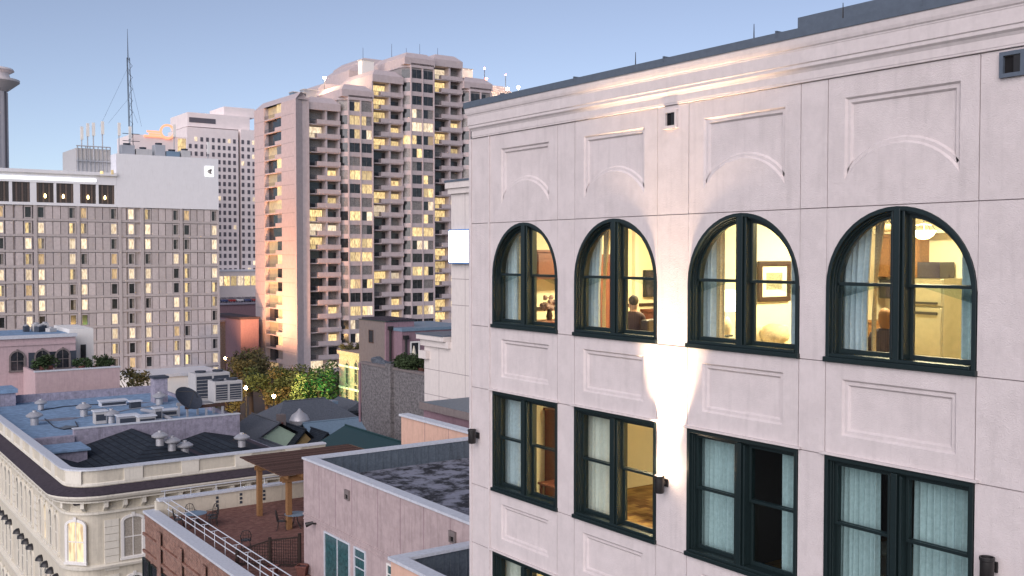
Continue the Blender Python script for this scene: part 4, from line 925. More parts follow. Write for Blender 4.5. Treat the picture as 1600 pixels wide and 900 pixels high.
# lattice screen and planters
ls = thing('lattice_screen', (17.6, 43.2, TZ), 'dark brown lattice screen with sloping end on the terrace', 'fence')
A, B, Cc = Vector((16.35, 44.35, TZ)), Vector((17.5, 43.35, TZ)), Vector((18.55, 42.5, TZ))
for q, h in ((A, .75), (B, 1.35), (Cc, 1.55)): MB().cbox(q, .12, .12, h, R(-41)).build('post', 'lattice_dark', ls)
for P, Q, h0, h1 in ((A, B, .68, 1.22), (B, Cc, 1.22, 1.38)):
    MB().tube(P + Vector((0, 0, h0)), Q + Vector((0, 0, h1)), .045, .045, 4).build('rail', 'lattice_dark', ls); MB().tube(P + Vector((0, 0, .12)), Q + Vector((0, 0, .12)), .045, .045, 4).build('rail', 'lattice_dark', ls)
    n = 13
    for k in range(1, n): a = P + (Q - P) * (k / n); MB().tube(a + Vector((0, 0, .12)), a + Vector((0, 0, h0 + (h1 - h0) * k / n)), .014, .014, 4).build('lath', 'lattice_dark', ls)
    for k in range(1, 9):
        z = .12 + k * .135
        s0 = max(0, (z - h0) / (h1 - h0)) if z > h0 else 0
        if s0 < .95 and z < h1: MB().tube(P + (Q - P) * s0 + Vector((0, 0, z)), Q + Vector((0, 0, z)), .014, .014, 4).build('lath', 'lattice_dark', ls)
def planter(x, y, label):
    t = thing('planter', (x, y, TZ), label, 'planter', 'terracotta planters on the terrace'); MB().lathe([(0, 0), (.24, 0), (.32, .38), (.36, .38), (.36, .45), (.30, .45), (.28, .36), (0, .36)], (x, y, TZ), 4).build('pot', 'terracotta', t); MB().lathe([(0, .37), (.27, .37)], (x, y, TZ), 4).build('soil', 'ledge_dark', t)
p = at(425, 900, z=TZ); planter(p.x, p.y, 'terracotta planter at the foot of the middle lattice post'); p = at(476, 898, z=TZ); planter(p.x - .1, p.y, 'terracotta planter against the pink wall corner')
sf = thing('slat_fence', (16.9, 33, TZ), 'low brown slat fence at the bottom edge before the pink wall', 'fence')
p = at(538, 905, x=17.2); p2 = at(612, 905, x=17.2)
for k in range(30): y = p2.y - 1.5 + (p.y - p2.y + 1.5) * k / 29; MB().box(17.18, 17.21, y - .06, y + .06, TZ, TZ + 1.25).build('slat', 'pergola_dark', sf)
MB().box(17.21, 17.26, p2.y - 1.5, p.y, TZ + 1.1, TZ + 1.2).build('rail', 'pergola_dark', sf)

# ---- pink stucco penthouse with sunk roof
XP, YPn, PZ = 18.5, 41.9, 19.0
ph = thing('penthouse_block', (23, 35, TZ), 'pink stucco rooftop block with sunken stained roof and glass door', 'building')
MB().box(XP, XP + .35, 28.3, YPn, TZ, PZ).build('front_wall', 'pink_plaster', ph); MB().box(XP + .351, 34, YPn - .35, YPn, TZ, PZ).build('back_wall', 'pink_plaster', ph)
MB().box(XP + .352, 33.9, 22, YPn - .36, TZ, 18.15).build('roof', 'stained_membrane', ph)
MB().box(XP - .06, XP + .42, 28.3, YPn + .06, PZ + .001, PZ + .09).build('coping', 'pale_metal', ph); MB().box(XP + .421, 34, YPn - .42, YPn + .06, PZ + .001, PZ + .09).build('coping', 'pale_metal', ph)
lm = MB()
for k in range(38): MB().box(XP + .5 + k * .4, XP + .53 + k * .4, YPn - .40, YPn - .372, 18.15, PZ - .02).build('liner_rib', 'liner_metal', ph)
MB().box(XP + .36, 34, YPn - .372, YPn - .351, 18.15, PZ - .01).build('liner', 'liner_metal', ph)
for y in (40.3, 38.7, 37.2, 35.0, 33.2, 31.5, 29.7): MB().box(XP - .004, XP - .001, y - .012, y + .012, 16.7, PZ - .02).build('control_joint', 'mauve_plaster', ph)
MB().box(XP - .035, XP - .001, 28.3, YPn + .035, 16.55, 16.62).build('band', 'pink_plaster', ph); MB().box(XP - .02, XP - .001, 28.3, YPn + .02, 16.35, 16.40).build('band', 'pink_plaster', ph)
def flat_window(parent, x, y0, y1, z0, z1, frame, bars, glassm='dark_pane'):
    fn = lambda p, q, d: (x + d, p, q); o = rect(y0, y1, z0, z1); w = MB().slab(o, [offset(o, .07)], -.06, -.002, fn).build('window', frame, parent)
    MB().box(x - .02, x - .012, y0 + .07, y1 - .07, z0 + .07, z1 - .07).build('pane', glassm, w)
    for by in bars[0]: MB().box(x - .045, x - .021, by - .025, by + .025, z0 + .07, z1 - .07).build('glazing_bar', frame, w)
    for bz in bars[1]: MB().box(x - .044, x - .022, y0 + .07, y1 - .07, bz - .02, bz + .02).build('glazing_bar', frame, w)
    return w
mat('teal_pane', (.05, .13, .14), .12, var=.3, scale=1.5, spec=.6)
flat_window(ph, XP, 37.35, 39.75, TZ, 16.3, 'pale_metal', ([38.5], []), 'teal_pane')['label'] = 'sliding glass door with pale frame'
flat_window(ph, XP, 35.95, 36.95, 14.75, 16.3, 'pale_metal', ([], [15.5, 15.9]), 'teal_pane'); flat_window(ph, XP, 33.0, 34.2, 14.75, 16.3, 'white_paint', ([33.4, 33.8], [15.15, 15.5, 15.9]), 'teal_pane')
for y, z in ((37.55, 18.25), (29.5, 18.35)):
    o = rect(y - .2, y + .2, z - .2, z + .2); s_ = MB().slab(o, [rect(y - .13, y + .13, z - .17, z + .02)], -.08, -.001, lambda p, q, d: (XP + d, p, q)).build('scupper', 'taupe_plaster', ph); MB().box(XP - .02, XP - .012, y - .13, y + .13, z - .17, z + .02).build('opening', 'void', s_)
fl_ = thing('flood_lamp', (XP, 40.6, 16.35), 'small dark floodlight on the pink wall left of the glass door', 'lamp'); MB().tube((XP, 40.6, 16.4), (XP - .2, 40.6, 16.45), .04).build('arm', 'dark_metal', fl_); MB().tube((XP - .15, 40.6, 16.48), (XP - .42, 40.75, 16.38), .06, .11, 12).build('head', 'dark_metal', fl_)
# annex at the bottom edge
an = thing('annex_block', (17.5, 25, 0), 'small peach rooftop box with metal lined parapet at the bottom edge', 'building'); AZ = 18.4
MB().box(XB, XB + .3, 20, 28.25, 0, AZ).build('front_wall', 'orange_plaster', an); MB().box(XB + .301, XP - .01, 27.95, 28.25, 0, AZ).build('back_wall', 'orange_plaster', an); MB().box(XB + .302, XP + .3, 20, 27.94, 0, AZ - 1.3).build('roof', 'membrane', an)
MB().box(XB - .08, XB + .4, 20, 28.32, AZ + .001, AZ + .1).build('coping', 'pale_metal', an); MB().box(XB + .401, XP - .01, 27.85, 28.32, AZ + .001, AZ + .1).build('coping', 'pale_metal', an)
for k in range(9): MB().box(XB + .5 + k * .3, XB + .53 + k * .3, 27.90, 27.925, AZ - 1.29, AZ - .02).build('liner_rib', 'liner_metal', an)
MB().box(XB + .35, XP - .02, 27.926, 27.949, AZ - 1.29, AZ - .01).build('liner', 'liner_metal', an)

# ---- peach wall, mauve block, pale rear building with the lit sign
pw = thing('peach_wall', (28, 47, 0), 'peach plaster parapet wall behind the pink rooftop block', 'wall'); a_ = at(627, 650, x=28)
MB().box(28, 28.4, 36, a_.y, 0, a_.z).build('wall', 'orange_plaster', pw); MB().box(27.9, 28.5, 36, a_.y + .1, a_.z + .001, a_.z + .12).build('coping', 'pale_metal', pw)
for k in range(3): MB().box(27.996, 27.999, a_.y - 2.6 - k * 2.4, a_.y - 2.57 - k * 2.4, 14, a_.z - .02).build('control_joint', 'mauve_plaster', pw)
mv = thing('mauve_block', (33, 45, 0), 'mauve plaster block with flat metal roof below the pale building', 'building'); a_ = at(662, 628, x=30.5); 
MB().box(30.5, 39, 36, a_.y, 0, a_.z - .25).build('wall', 'mauve_plaster', mv); MB().box(30.35, 39, 36, a_.y + .15, a_.z - .249, a_.z).build('roof', 'liner_metal', mv); MB().box(30.3, 30.349, 36, a_.y + .2, a_.z - .4, a_.z + .02).build('gutter', 'taupe_plaster', mv)
XR = 40.0; rw = thing('pale_building', (44, 60, 0), 'pale stucco building with the glowing sign behind the hotel corner', 'building')
ya, yb_ = at(705, 400, x=XR).y, at(663, 560, x=XR).y; zt_, zs = at(715, 294, x=XR).z, at(680, 531, x=XR).z
MB().box(XR, XR + 10, 48, ya, 0, zt_).build('tall_wall', 'pale_stucco', rw); MB().box(XR, XR + 10, ya + .001, yb_, 0, zs).build('low_wall', 'pale_stucco', rw)
MB().box(XR - .35, XR + 10, 48, ya + .3, zt_ + .001, zt_ + .45).build('cornice', 'pale_stucco', rw); MB().box(XR - .2, XR - .001, 48, ya + .15, zt_ - .4, zt_ - .001).build('cornice_band', 'pale_stucco', rw); MB().box(XR - .4, XR + 10, 48, ya + .35, zt_ + .451, zt_ + .6).build('coping', 'coping_metal', rw)
MB().box(XR - .5, XR + 10, ya + .35, yb_ + .4, zs + .001, zs + .35).build('low_cornice', 'pale_stucco', rw); MB().box(XR - .25, XR - .001, ya + .1, yb_ + .2, zs - .5, zs - .001).build('cornice_band', 'pale_stucco', rw); MB().box(XR - .55, XR + 10, ya + .4, yb_ + .45, zs + .351, zs + .45).build('coping', 'coping_metal', rw); MB().box(XR - .35, XR - .01, yb_ - .8, yb_ + .3, zs - 1.5, zs - .9).build('corbel', 'pale_stucco', rw)
for v in (435, 475, 620, 580):
    z = at(690, v, x=XR).z; MB().box(XR - .004, XR - .001, 48, ya if v < 527 else yb_, z - .02, z + .02).build('control_joint', 'joint', rw)
for u in (686, 727): y = at(u, 600, x=XR).y; MB().box(XR - .004, XR - .001, y - .02, y + .02, 0, zs - .51 if u == 686 else zt_ - .41).build('control_joint', 'joint', rw)
sg = thing('lit_sign', (XR, ya - 1, 27), 'glowing blank white light box sign on the pale building', 'sign'); s0, s1 = at(708, 361, x=XR), at(738, 410, x=XR)
emit_mat('sign_white', (.85, .92, 1), 2.2, var=0); mat('sign_blue', (.12, .25, .55), .5)
MB().box(XR - .35, XR - .001, s1.y - .15, s0.y + .1, s1.z - .1, s0.z + .1).build('casing', 'sign_blue', sg); MB().box(XR - .37, XR - .351, s1.y - .05, s0.y, s1.z, s0.z).build('lit_panel', 'sign_white', sg)

# ---- old dark brick wall, taupe block, low pink block, arched brick house
ob = thing('old_brick_building', (46, 72, 0), 'dark old brick wall with a pilaster and roof plants', 'building'); XO = 46.0
y0_, y1_ = at(663, 600, x=XO).y, at(565, 600, x=XO).y; zt_ = at(565, 568, x=XO).z
MB().box(XO, XO + 8, y0_ - 8, y1_, 0, zt_).build('wall', 'old_brick', ob); MB().box(XO - .1, XO + .5, y0_ - 8, y1_ + .1, zt_ + .001, zt_ + .2).build('coping', 'taupe_plaster', ob); yp = at(611, 600, x=XO).y
MB().box(XO - .35, XO - .001, yp - .5, yp + .5, 0, zt_ + .5).build('pilaster', 'old_brick', ob); MB().tube((XO - .12, y1_ + .15, 0), (XO - .12, y1_ + .15, zt_ + .1), .13).build('downpipe', 'mauve_plaster', ob)
tp = thing('taupe_block', (58, 100, 0), 'taupe stair tower block in front of the high rise', 'building'); XT = 58.0
yc_ = at(601, 520, x=XT).y; yl_ = at(561, 520, x=XT).y; zt_ = at(601, 503, x=XT).z; xr_ = at(645, 520, y=yc_).x
MB().box(XT, XT + .35, yc_ + .001, yl_, 0, zt_).build('side_wall', 'taupe_plaster', tp); MB().box(XT, xr_, yc_ - .3, yc_, 0, zt_).build('front_wall', 'mauve_plaster', tp); MB().box(XT + .351, xr_, yc_ + .001, yl_, 0, zt_ - .4).build('roof', 'ledge_dark', tp)
MB().box(XT - .12, xr_ + .1, yc_ - .42, yl_ + .1, zt_ + .001, zt_ + .06).build('roof_edge', 'green_metal', tp)
for k in range(10): x = XT + .4 + k * (xr_ - XT) / 10; MB().box(x, x + .2, yc_ - .35, yl_, zt_ + .061, zt_ + .25).build('roof_rib', 'ledge_dark', tp)
p = at(580, 523, x=XT); flat_window(tp, XT, p.y - .6, p.y + .6, p.z - 1.0, p.z + .6, 'pergola_dark', ([], []))
for u in (609,): q = at(u, 515, y=yc_ - .3); MB().tube((q.x, yc_ - .45, 8), (q.x, yc_ - .45, q.z), .14).build('downpipe', 'dark_metal', tp); MB().box(q.x - .3, q.x + .3, yc_ - .65, yc_ - .301, q.z, q.z + .4).build('rain_head', 'dark_metal', tp)
lp = thing('low_pink_block', (66, 95, 0), 'low pink block with a white window right of the taupe tower', 'building'); YL = yc_ - 2.5
a_, b_ = at(628, 518, y=YL), at(706, 516, y=YL); MB().box(a_.x, b_.x + 3, YL, YL + 10, 0, a_.z).build('wall', 'mauve_plaster', lp); MB().box(a_.x - .1, b_.x + 3, YL - .15, YL + 10, a_.z + .001, a_.z + .35).build('roof_edge', 'blue_metal', lp)
q = at(648, 545, y=YL); o = rect(q.x - .65, q.x + .65, q.z - 1.0, q.z + .9); fn = lambda p, q, d: (p, YL + d, q); w = MB().slab(o, [offset(o, .18)], -.1, -.001, fn).build('window', 'white_paint', lp); MB().slab(offset(o, .181), [], -.03, -.01, fn).build('pane', 'dark_pane', lp if False else w)
q = at(633, 530, y=YL); MB().tube((q.x, YL - .2, 6), (q.x, YL - .2, q.z), .14).build('downpipe', 'dark_metal', lp); MB().box(q.x - .3, q.x + .3, YL - .45, YL - .001, q.z, q.z + .45).build('rain_head', 'dark_metal', lp)
ah = thing('arched_brick_house', (62, 130, 0), 'tan brick house with narrow arched windows behind the taupe tower', 'building'); XA = 66.0
y0_, y1_ = at(562, 580, x=XA).y - 4, at(530, 580, x=XA).y; zt_ = at(530, 552, x=XA).z
MB().box(XA, XA + 10, y0_, y1_, 0, zt_).build('wall', 'tan_brick', ah); MB().box(XA - .25, XA + 10, y0_, y1_ + .2, zt_ + .001, zt_ + .5).build('cornice', 'tan_brick', ah)
wn_ = arched_window(1.0, 3.2, pane='dark_pane', surround='tan_brick', seg=False)
for u in (543, 557):
    for v in (599, 634): q = at(u, v, x=XA); put_window(wn_, (XA, q.y, q.z - .2), R(-90), ah)
for v in (572, 606): q = at(540, v, x=XA); MB().box(XA - .1, XA - .001, y0_, y1_, q.z - .15, q.z + .15).build('brick_band', 'cream_trim', ah)

# ---- slate and metal roofs in the dip
def gable_house(name, label, x0, x1, y0, y1, ze, zr, roofm, wallm, ridge='x', hip=0):
    t = thing(name, ((x0 + x1) / 2, (y0 + y1) / 2, 0), label, 'house')
    MB().box(x0, x1, y0, y1, 0, ze).build('wall', wallm, t); e = .35
    if ridge == 'x':
        ym = (y0 + y1) / 2; v = [(x0 - e, y0 - e, ze - .1), (x1 + e, y0 - e, ze - .1), (x1 + e, y1 + e, ze - .1), (x0 - e, y1 + e, ze - .1), (x0 - e + hip, ym, zr), (x1 + e - hip, ym, zr)]
        fs = [(0, 1, 5, 4), (2, 3, 4, 5)]; gb = [(x0, y0, ze), (x0, y1, ze), (x0, ym, zr - .15), (x1, y0, ze), (x1, y1, ze), (x1, ym, zr - .15)]
        ends = [(0, 4, 3), (1, 2, 5)]
    else:
        xm = (x0 + x1) / 2; v = [(x0 - e, y0 - e, ze - .1), (x1 + e, y0 - e, ze - .1), (x1 + e, y1 + e, ze - .1), (x0 - e, y1 + e, ze - .1), (xm, y0 - e + hip, zr), (xm, y1 + e - hip, zr)]
        fs = [(1, 2, 5, 4), (3, 0, 4, 5)]; gb = [(x0, y0, ze), (x1, y0, ze), (xm, y0, zr - .15), (x0, y1, ze), (x1, y1, ze), (xm, y1, zr - .15)]
        ends = [(0, 1, 4), (2, 3, 5)]
    if hip: fs += ends
    else: MB().add(gb, [(0, 1, 2), (3, 4, 5)]).build('gable', wallm, t)
    n = len(v); vv = v + [(p[0], p[1], p[2] + .14) for p in v]; ff = [tuple(i + n for i in f) for f in fs] + fs
    rf = MB().add(vv, ff).add([vv[i] for i in (0, 1, 2, 3)] + [vv[i + n] for i in (0, 1, 2, 3)], [(i, (i + 1) % 4, 4 + (i + 1) % 4, 4 + i) for i in range(4)] if hip else [(0, 1, 5, 4), (2, 3, 7, 6)] if ridge == 'x' else [(1, 2, 6, 5), (3, 0, 4, 7)]).build('roof', roofm, t)
    if ridge == 'x': MB().tube((v[4][0], v[4][1], zr + .14), (v[5][0], v[5][1], zr + .14), .1, .1, 6).build('ridge_cap', roofm, rf)
    else: MB().tube((v[4][0], v[4][1], zr + .14), (v[5][0], v[5][1], zr + .14), .1, .1, 6).build('ridge_cap', roofm, rf)
    return t, rf
def q(u, v, z): return at(u, v, z=z)
# big slate hip roof
r0, r1 = q(436, 628, 12.0), q(548, 622, 12.0); yc_ = (r0.y + r1.y) / 2
t, rf = gable_house('slate_roof_house', 'house with the big grey slate hip roof and skylights', r0.x - 5, r1.x + 2.5, yc_ - 8.2, yc_ + 8.2, 7.6, 12.0, 'slate', 'taupe_plaster', 'x', 5.5)
for u, v in ((463, 645), (516, 628)):
    p = q(u, v, 11.5 if v < 640 else 9.9); MB().cbox((p.x, p.y, p.z - .2), 1.2, 1.6, .35, 0).build('skylight', 'blue_metal', t)
p = q(553, 640, 10.2); dm = MB().box(p.x - 1.5, p.x + 1.5, p.y - 1.2, p.y + 4, 8.6, p.z + .1).build('dormer', 'slate', t); MB().box(p.x - 1.1, p.x + 1.1, p.y - 1.26, p.y - 1.21, 9.0, p.z - .2).build('dormer_window', 'dark_pane', dm); MB().add([(p.x - 1.9, p.y - 1.5, p.z + .1), (p.x + 1.9, p.y - 1.5, p.z + .1), (p.x, p.y - 1.5, p.z + 1.1), (p.x - 1.9, p.y + 4, p.z + .1), (p.x + 1.9, p.y + 4, p.z + .1), (p.x, p.y + 4, p.z + 1.1)], [(0, 1, 2), (3, 4, 5), (0, 2, 5, 3), (1, 2, 5, 4)]).build('dormer_roof', 'slate', dm)
# lower slate roof with mint gable, at its left
p = q(405, 650, 12.4); t, rf = gable_house('mint_gable_house', 'low house with mint green wall and slate roof left of the big hip roof', p.x - 3.2, p.x + 2.6, p.y - 5.5, p.y + .8, 10.6, 12.4, 'slate', 'mint_wall', 'y')
MB().cbox((p.x + 1.4, p.y - 2.0, 10.8), .7, .7, 1.9).build('chimney', 'taupe_plaster', t)
p2 = q(428, 668, 11.6); MB().cbox((p2.x, p2.y, 10.6), .9, 1.6, 1.5, .4).build('chimney', 'terracotta', t)
# ochre dormers
p = q(462, 668, 11.7); gable_house('ochre_gable_house', 'small ochre gabled house with dark roof below the slate hip roof', p.x - 1.7, p.x + 1.7, p.y - 2, p.y + 4, 9.6, 11.7, 'dark_shingle', 'ochre_wall', 'y')
p = q(512, 675, 11.4); gable_house('ochre_annex', 'second small ochre house between the dark and green roofs', p.x - 2.4, p.x + 1.2, p.y - 1, p.y + 4, 9.8, 11.4, 'dark_shingle', 'ochre_wall', 'y')
p = q(415, 690, 11.5); gable_house('slate_shed', 'low slate gabled shed just behind the cream parapet', p.x - 3.2, p.x + 3.2, p.y - 6, p.y + 1, 10.0, 11.5, 'slate', 'taupe_plaster', 'y')
p = q(545, 656, 11.8); t, rf = gable_house('blue_metal_roof_house', 'house with pale blue standing seam metal roof by the old brick wall', p.x - 4.5, p.x + 1.0, p.y - 3, p.y + 3, 9.8, 11.8, 'blue_metal', 'taupe_plaster', 'x')
# dark green metal roof
p = q(545, 668, 13.0); t, rf = gable_house('green_roof_house', 'house with dark green metal gable roof behind the pergola', p.x - 4.6, p.x + 4.6, p.y - 13, p.y + .3, 10.7, 13.0, 'green_metal', 'taupe_plaster', 'y')
p2 = q(575, 690, 12.3); MB().tube((p2.x, p2.y, 11.4), (p2.x, p2.y, 12.7), .18).build('vent_pipe', 'pale_metal', t); p2 = q(600, 694, 12.3); MB().tube((p2.x, p2.y, 11.4), (p2.x, p2.y, 12.6), .2).build('vent_pipe', 'galvanised', t)
p = q(468, 664, 11.3); dmx = thing('onion_dome', (p.x, p.y, 8.5), 'small silver onion dome vent on the slate roofs', 'roof vent'); MB().lathe([(.5, 0), (.5, .6), (.9, .8), (1.0, 1.2), (.75, 1.7), (.3, 2.0), (.08, 2.3), (0, 2.35)], (p.x, p.y, 10.6), 18).build('dome', 'galvanised', dmx, smooth=True); MB().tube((p.x, p.y, 8.5), (p.x, p.y, 10.6), .45).build('neck', 'galvanised', dmx)

# ================================================================ FAR BUILDINGS
mat('precast', (.53, .48, .48), .92, var=.10, scale=.5, bump=.2, bscale=3, rnd_obj=.16)
mat('precast_frame', (.46, .42, .42), .92, var=.06, scale=.3, streak=.15)
mat('white_panel', (.73, .74, .78), .8, var=.03, scale=.15, streak=.05)
mat('tower_concrete', (.50, .43, .435), .9, var=.08, scale=.25, streak=.12)
mat('tower_dark', (.34, .31, .31), .85, var=.15)
mat('tower_glass', (.045, .05, .055), .12, var=.4, scale=.25, spec=.6)
mat('tower_glass_curtain', (.30, .275, .26), .3, var=.3, scale=.8, spec=.5)
mat('far_pink', (.84, .75, .73), .9, var=.05, scale=.1)
mat('far_glass', (.14, .13, .15), .3, var=.2)
mat('brown_pane', (.075, .06, .055), .25, var=.3, scale=1.5, spec=.5); mat('brown_fold', (.17, .13, .115), .7, var=.3, scale=2)
emit_mat('lit_warm', (1, .74, .32), .46, 1.5, .5, (.30, .17, .06)); emit_mat('lit_pale', (1, .82, .58), .44, 1.3, .4, (.45, .32, .2)); emit_mat('lit_dim', (.62, .40, .18), .36, 1.8, .5, (.12, .08, .04))
emit_mat('cove_light', (.92, .95, 1), .62, var=0); emit_mat('flood_white', (1, .85, .68), 60, var=0); emit_mat('red_beacon', (1, .12, .06), 25, var=0); emit_mat('neon_orange', (1, .25, .12), .7, var=0); emit_mat('street_globe', (1, .62, .28), 45, var=0)

# ---- grey hotel with precast panels (far left)
YH = 196.0; gh = thing('grey_hotel', (45, YH + 8, 0), 'wide grey precast hotel with white top storey at the far left', 'building')
hx0, hx1 = 14.0, at(341, 400, y=YH).x; hz = 36.75; hs = at(182, 300, y=YH).x
MB().box(hx0, hx1, YH + .5, YH + 16, 0, hz).build('wall', 'precast_frame', gh); MB().box(hs, hx1 + .15, YH - .1, YH + 16.1, hz + .001, 46.6).build('plant_storey', 'white_panel', gh)
zt_ = 43.0; MB().box(hx0, hs - .01, YH + .4, YH + 16, hz + .001, zt_ - .6).build('top_storey', 'white_panel', gh); MB().box(hx0, hs - .012, YH - .6, YH + 16.2, zt_ - .599, zt_).build('roof_edge', 'white_panel', gh)
MB().box(hx0, hs - .02, YH - .1, YH + .399, hz + .002, hz + .5).build('sill_band', 'white_panel', gh); MB().box(hx0, hs - .02, YH - .1, YH + .399, 40.75, zt_ - .6).build('head_band', 'white_panel', gh)
MB().box(hx0, at(150, 290, y=YH).x, YH - .32, YH - .101, 41.2, 41.75).build('cove_lamp', 'cove_light', gh)
wpx = [(-14, 14), (19, 47), (57, 84), (88, 115), (125, 150), (154, 179)]; prev = hx0; bigs = []
for a, b in wpx: bigs.append((at(a, 300, y=YH).x, at(b, 300, y=YH).x))
for k, (a, b) in enumerate(bigs):
    MB().box(prev, a, YH - .05, YH + .398, hz + .51, 40.74).build('mullion_pier', 'white_panel', gh); prev = b
    w = MB().box(a + .01, b - .01, YH + .2, YH + .3, hz + .51, 40.74).build('top_window', 'brown_pane', gh)
    for j in range(6): x = a + (b - a) * (j + .5) / 6; MB().box(x - .16, x + .12, YH + .12, YH + .19, hz + .53, 40.7).build('curtain_fold', 'brown_pane' if (j + k) % 2 else 'brown_fold', w)
    if k > 1: x = a + (b - a) * (.4 if k % 2 else .5); MB().lathe([(0, 0), (.14, .1), (.18, .35), (.1, .7), (0, .75)], (x, YH + .05, hz + 1.3), 8).build('wall_lamp', 'lamp_glow', w)
MB().box(prev, hs - .02, YH - .05, YH + .398, hz + .51, 40.74).build('mullion_pier', 'white_panel', gh)
RH = 2.76; cols_u = (0, 44, 64, 113, 131, 178, 205, 231, 275, 292, 335); cols_x = [at(u, 335, y=YH).x for u in cols_u]
ribs = [at(u, 335, y=YH).x for u in (55, 122, 187, 222, 283)]
pwid = 1.32; n = int((hx1 - 30) / pwid)
pm = MB().box(-pwid / 2 + .07, pwid / 2 - .07, -.34, .1, .42, RH - .12).mesh('panel', ['precast'], origin=(0, 0, 0))[0]
wm_ = MB().box(-.48, .48, -.08, 0, .62, RH - .35).mesh('pane', ['tower_glass'], origin=(0, 0, 0))[0]; wf_ = MB().slab(rect(-.62, .62, .42, RH - .12), [rect(-.48, .48, .62, RH - .35)], -.36, .1, lambda p, q, d: (p, d, q)).mesh('frame', ['precast_frame'], origin=(0, 0, 0))[0]
hr = random.Random(5)
for r in range(13):
    z = hz - RH * (r + 1)
    MB().box(hx0, hx1, YH + .1, YH + .499, z, z + .41).build('floor_band', 'precast_frame', gh)
    for x in cols_x:
        w = place(wf_, 'window', (x, YH + .45, z), gh); kk = hr.random(); place(wm_, 'pane', (x, YH + .45, z), w, 0, 'lit_pale' if kk < .35 else 'lit_warm' if kk < .62 else 'lit_dim' if kk < .74 else 'tower_glass')
        if .35 < kk < .62 or kk > .86: MB().box(x + .08, x + .46, YH + .34, YH + .368, z + .63, z + RH - .36).build('blind', 'tower_glass_curtain', w)
    segs = []; ed = [30.0] + sorted(cols_x) + [hx1]
    for a, b in zip(ed, ed[1:]):
        a2 = a + (.66 if a != 30.0 else 0); b2 = b - (.66 if b != hx1 else .1); m_ = max(0, int(round((b2 - a2) / pwid)))
        if b2 - a2 < .7: continue
        for j in range(m_): 
            x = a2 + (b2 - a2) * (j + .5) / m_
            if min(abs(x - q_) for q_ in ribs) < .5: continue
            place(pm, 'panel', (x, YH + .45, z), gh)
for x in ribs: MB().box(x - .28, x + .28, YH - .05, YH + .498, 0, hz - .01).build('rib', 'precast_frame', gh)
MB().box(hx1 - .05, hx1 + .2, YH - .05, YH + .498, 0, hz - .01).build('corner_rib', 'precast_frame', gh)
MB().box(at(127, 260, y=YH).x, hs - .02, YH + 4, YH + 15, zt_ + .01, 47.6).build('plant_room', 'unit_grey', gh)
for k in range(9): MB().box(at(127, 260, y=YH).x + .2 + k * .72, at(127, 260, y=YH).x + .34 + k * .72, YH + 3.8, YH + 3.99, zt_ + .01, 48.1).build('screen_post', 'galvanised', gh)
for z in (45.2, 47.9): MB().box(at(127, 260, y=YH).x, hs - .03, YH + 3.6, YH + 3.79, z, z + .18).build('screen_rail', 'galvanised', gh)
lg = MB(); c = at(327, 268, y=YH - .1); fn = lambda p, q, d: (p, YH - .1 + d, q)
sgn = thing('logo_sign', (c.x, YH - .12, c.z - .8), 'small square white lit emblem on the grey hotel top storey', 'sign'); MB().box(c.x - .85, c.x + .85, YH - .22, YH - .101, c.z - 1.0, c.z + 1.0).build('panel', 'cove_light', sgn)
for k, (dx, dz, r_) in enumerate(((-.1, .0, .38), (.25, .25, .3), (.2, -.35, .26))): MB().lathe([(0, 0), (r_, 0), (r_, .05), (0, .05)], (c.x + dx, YH - .27, c.z + dz), 12, ax=Matrix.Rotation(R(90), 3, 'X')).build('leaf_mark', 'unit_grey', sgn)
MB().box(at(155, 262, y=YH).x, at(160, 262, y=YH).x, YH - .64, YH - .601, zt_ - .3, zt_ + .2).build('roof_lamp', 'lit_warm', gh); MB().box(at(172, 262, y=YH).x, at(176, 262, y=YH).x, YH - .64, YH - .601, zt_ - .3, zt_ + .5).build('roof_lamp', 'lit_warm', gh)
# antennas and plant on its roof
for k, (u, vt, vb) in enumerate(((128, 198, 255), (137, 193, 230), (146, 192, 230), (160, 190, 220), (186, 192, 232), (203, 198, 235), (272, 195, 226), (325, 222, 250))):
    y = YH + (4 if u < 190 else 8); p = at(u, vt, y=y); b0 = at(u, vb, y=y); t = thing('panel_antenna', (b0.x, y, 46), 'panel antenna, number %s from the left along the grey hotel roof' % ('one', 'two', 'three', 'four', 'five', 'six', 'seven', 'eight')[k], 'antenna', 'panel antennas on the grey hotel roof')
    MB().tube((b0.x, y, 45.5), (b0.x, y, p.z), .10, .10, 6).build('pole', 'galvanised', t); MB().box(b0.x - .25, b0.x + .25, y - .4, y - .11, p.z - 2.4, p.z).build('panel', 'white_paint', t)
y = YH + 9; b0 = at(205, 225, y=y); t0 = at(199, 45, y=y); mid = at(200, 90, y=y)
mt = thing('radio_mast', (b0.x, y, 46.6), 'tall thin lattice radio mast with guy wires on the grey hotel', 'radio mast')
mb = MB(); zb = 46.6
for k in range(3):
    a = k * 2.094; mb.tube((b0.x + .45 * math.cos(a), y + .45 * math.sin(a), zb), (mid.x + .3 * math.cos(a), y + .3 * math.sin(a), mid.z), .06)
for k in range(26):
    z0 = zb + (mid.z - zb) * k / 26; z1 = zb + (mid.z - zb) * (k + 1) / 26; a, b = k % 3 * 2.094, (k + 1) % 3 * 2.094; mb.tube((b0.x + .4 * math.cos(a), y + .4 * math.sin(a), z0), (b0.x + .4 * math.cos(b), y + .4 * math.sin(b), z1), .035)
mb.build('lattice', 'unit_dark', mt); MB().tube((mid.x, y, mid.z - .5), (t0.x, y, t0.z), .10, .03).build('whip', 'unit_dark', mt)
